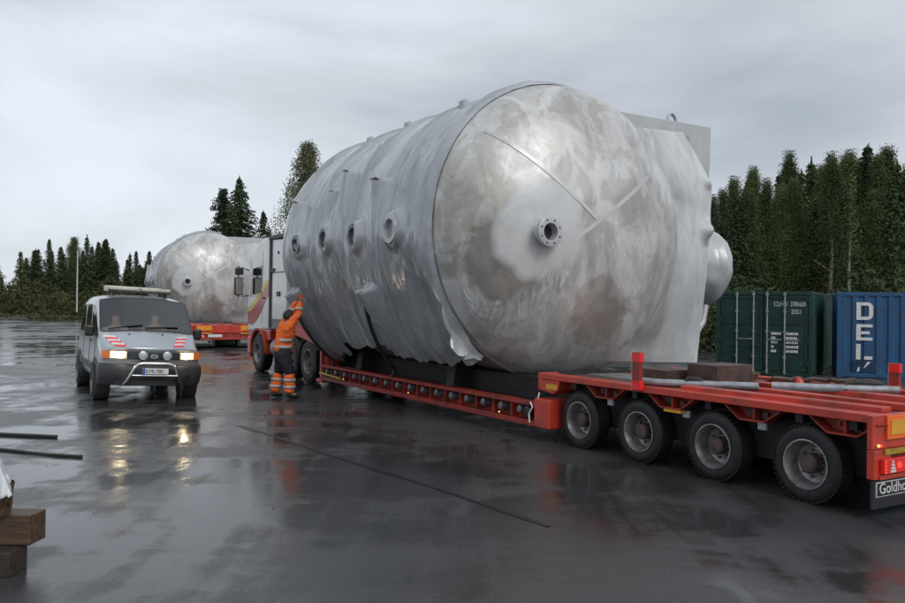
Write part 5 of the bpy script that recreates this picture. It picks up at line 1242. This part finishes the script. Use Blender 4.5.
# right: dense mixed wood behind the containers
rnd = random.Random(42)
tops = [(700, 205), (712, 196), (722, 190), (733, 178), (745, 182), (752, 168), (765, 180), (778, 172), (788, 153), (800, 168), (810, 157), (820, 166), (830, 154), (840, 162), (848, 152), (857, 160), (866, 144), (876, 156), (886, 148), (896, 160), (906, 166), (918, 158), (935, 150), (955, 160), (980, 150)]
GR = 'trees of the dense wood behind the containers'
LB = {'spruce': 'dark spruce in the dense wood behind the containers', 'birch': 'olive-green feathery tree in the dense wood behind the containers'}
for row, (Y, dy, k) in enumerate(((39, 10, .55), (43, 0, 1), (48, 14, .8), (54, 26, .8), (62, 30, .8))):
    for i, (px, py) in enumerate(tops):
        if rnd.random() > k: continue
        kind = rnd.choice(('spruce', 'birch', 'birch', 'spruce', 'birch')) if row != 1 else ('birch', 'spruce', 'birch', 'birch')[(i * 7 + i // 3) % 4]
        p_ = px + rnd.uniform(-6, 6) * (row != 1); Yj = Y + rnd.uniform(-1.5, 1.5); x, h = spot(p_, py + dy * rnd.uniform(.4, 1.6) + (rnd.uniform(0, 22) if row == 0 else 0), Yj)
        tm = rnd.choice(SP if kind == 'spruce' else BI); sc = h / 11
        put_tree('spruce_tree' if kind == 'spruce' else 'leafy_tree', tm, (x, Yj, -0.08), sc * rnd.uniform(.95, 1.25), rnd.uniform(0, 6.28), LB[kind], GR + (', spruces' if kind == 'spruce' else ', leafy trees'), sc)
# the pale birch stem that stands out above the blue container
x, h = spot(849, 175, 37.5)
put_tree('birch_tree', broad(9, 77, .07, .6, n=70, per=26), (x, 37.5, -.08), h / 9, 0.4, 'slender birch with a white stem above the blue container')
# middle: pine, spruce and tall birch behind the distant vessel
x, h = spot(238, 176, 62); put_tree('spruce_tree', spruce(12, 31, .36, .05, dens=1.5), (x, 62, -.08), h / 12, .3, 'tall dense dark spruce rising behind the distant vessel')
x, h = spot(218, 187, 62); put_tree('pine_tree', broad(12, 32, .19, .30, 'needles_pine', 'bark_spruce', 110, 80, 0, .085), (x, 63, -.08), h / 12, 1.3, 'open-crowned dark pine left of the tall spruce')
x, h = spot(250, 215, 62); put_tree('spruce_tree', SP[2], (x, 66, -.08), h / 11 * 1.1, 2.3, 'shorter dark spruce at the right flank of the tall spruce')
x, h = spot(306, 143, 62); put_tree('birch_tree', broad(13, 33, .26, .2, 'leaves_pale', 'bark_birch', 560, 56, .7, .055), (x, 62, -.08), h / 13 * 1.15, .8, 'tall pale drooping birch behind the truck cab and near vessel', None, h / 13)
x, h = spot(268, 231, 80); put_tree('birch_tree', BI[1], (x, 80, -.08), h / 11, .8, 'small birch top showing between the distant vessel and the cab')
# left: wood edge beyond the yard
LT = [(-30, 262, 'birch'), (-12, 255, 'spruce'), (3, 268, 'birch'), (22, 250, 'birch'), (41, 237, 'spruce'), (54, 245, 'spruce'), (68, 252, 'spruce'), (76, 238, 'birch'), (84, 250, 'birch'), (93, 236, 'spruce'), (100, 240, 'spruce'), (106, 238, 'spruce'), (115, 248, 'spruce'), (127, 252, 'spruce'), (134, 250, 'spruce'), (147, 250, 'spruce'), (158, 256, 'birch'), (175, 254, 'spruce'), (195, 256, 'spruce')]
for row, (Y, dd_) in enumerate(((100, 0), (105, 10), (112, 8), (120, 12))):
    for i, (px, py, kind) in enumerate(LT):
        if row and rnd.random() < .2: continue
        p_ = px + (rnd.uniform(-7, 7) if row else 0); x, h = spot(p_, py + dd_ * rnd.uniform(.3, 1.8), Y)
        tm = rnd.choice(SP[:2] + SP[3:] if kind == 'spruce' else BI); sc = h / 11
        put_tree('spruce_tree' if kind == 'spruce' else 'leafy_tree', tm, (x, Y + rnd.uniform(-2, 2), -0.08), sc * rnd.uniform(1.0, 1.7), rnd.uniform(0, 6.28),
                 'distant dark spruce in the tree line beyond the yard' if kind == 'spruce' else 'distant pale green leafy tree in the tree line beyond the yard', 'far tree line beyond the yard, ' + ('spruces' if kind == 'spruce' else 'leafy trees'), sc)
# scrub and grass at the yard's far edge
def ground_cover(name, n, fx, hgt, leaf, mat, seed):
    rs = np.random.RandomState(seed); P = np.empty((n, 3)); A = np.empty((n, 3)); B = np.empty((n, 3))
    for i in range(n):
        x, y, h = fx(rs); z = h * rs.rand() ** .7; P[i] = (x, y, z - .06); a_ = rs.normal(size=3) + np.array([0, 0, 1.2]); a_ /= np.linalg.norm(a_); b_ = np.cross(a_, rs.normal(size=3)); b_ /= np.linalg.norm(b_) + 1e-6
        s_ = leaf * (.6 + .8 * rs.rand()); A[i] = a_ * s_; B[i] = b_ * s_ * .4
    o = bpy.data.objects.new(name, quads(name, P, A, B, M[mat], None)); C.objects.link(o); return tag(o, kind='stuff')
def fx1(rs):
    x = -80 + 66 * rs.rand(); y = 82 + 17 * rs.rand() ** .8; c = noise.noise((x * .22, y * .2, 4)); h = (1.4 + 3.4 * max(0, c + .3)) * (0.4 + .9 * (y - 82) / 17)
    return x, y, h
ground_cover('scrub', 70000, fx1, 2, .22, 'scrub', 3)
def fx2(rs):
    x = -85 + 75 * rs.rand(); y = 78.6 + 8 * rs.rand() ** 1.5; return x, y, .35 + .4 * max(0, noise.noise((x * .4, y * .4, 7)))
ground_cover('long_grass', 16000, fx2, .5, .16, 'grass', 4)
def fx3(rs):
    x = 6 + 34 * rs.rand(); y = 33 + 22 * rs.rand(); return x, y, 1.6 + 2.4 * max(0, noise.noise((x * .3, y * .3, 2)) + .3)
ground_cover('undergrowth', 42000, fx3, 2, .14, 'needles', 5)
# poles
x, h = spot(77, 251, 84)
pp = thing('flag_pole', 'tall thin pale pole standing in the scrub left of the van', 'pole', (x, 84, -.05))
MB().tube([(0, 0, 0), (0, 0, h)], [.075, .05], 10).build('shaft', M['pole'], pp, smooth=40); MB().lathe([(0, .08), (.05, .1), (.1, .02)], (0, 0, h), (0, 0, 1), 10).build('cap', M['pole'], pp, smooth=40)
# low dark mounds at the yard's edge
for k, (px, Y, w_, hh, lab) in enumerate(((16, 74, 1.1, .32, 'low dark earth heap at the far left edge of the yard, right one'), (2, 73, .9, .25, 'low dark earth heap at the far left edge of the yard, left one'))):
    x = (px - 452.5) / 820 * Y; rows = []
    for i in range(9):
        f = i / 8; rows.append([Vector((x + w_ * math.cos(f * PI / 2) * math.cos(a) * (1 + .2 * noise.noise((a, f, k))), Y + .8 * math.cos(f * PI / 2) * math.sin(a), hh * math.sin(f * PI / 2) * (1 + .3 * noise.noise((a * 2, f * 3, k))))) for a in [2 * PI * q / 20 for q in range(21)]])
    tag(MB().grid(rows).build('earth_heap', M['soil'], smooth=60), lab, 'heap', 'earth heaps at the far edge')
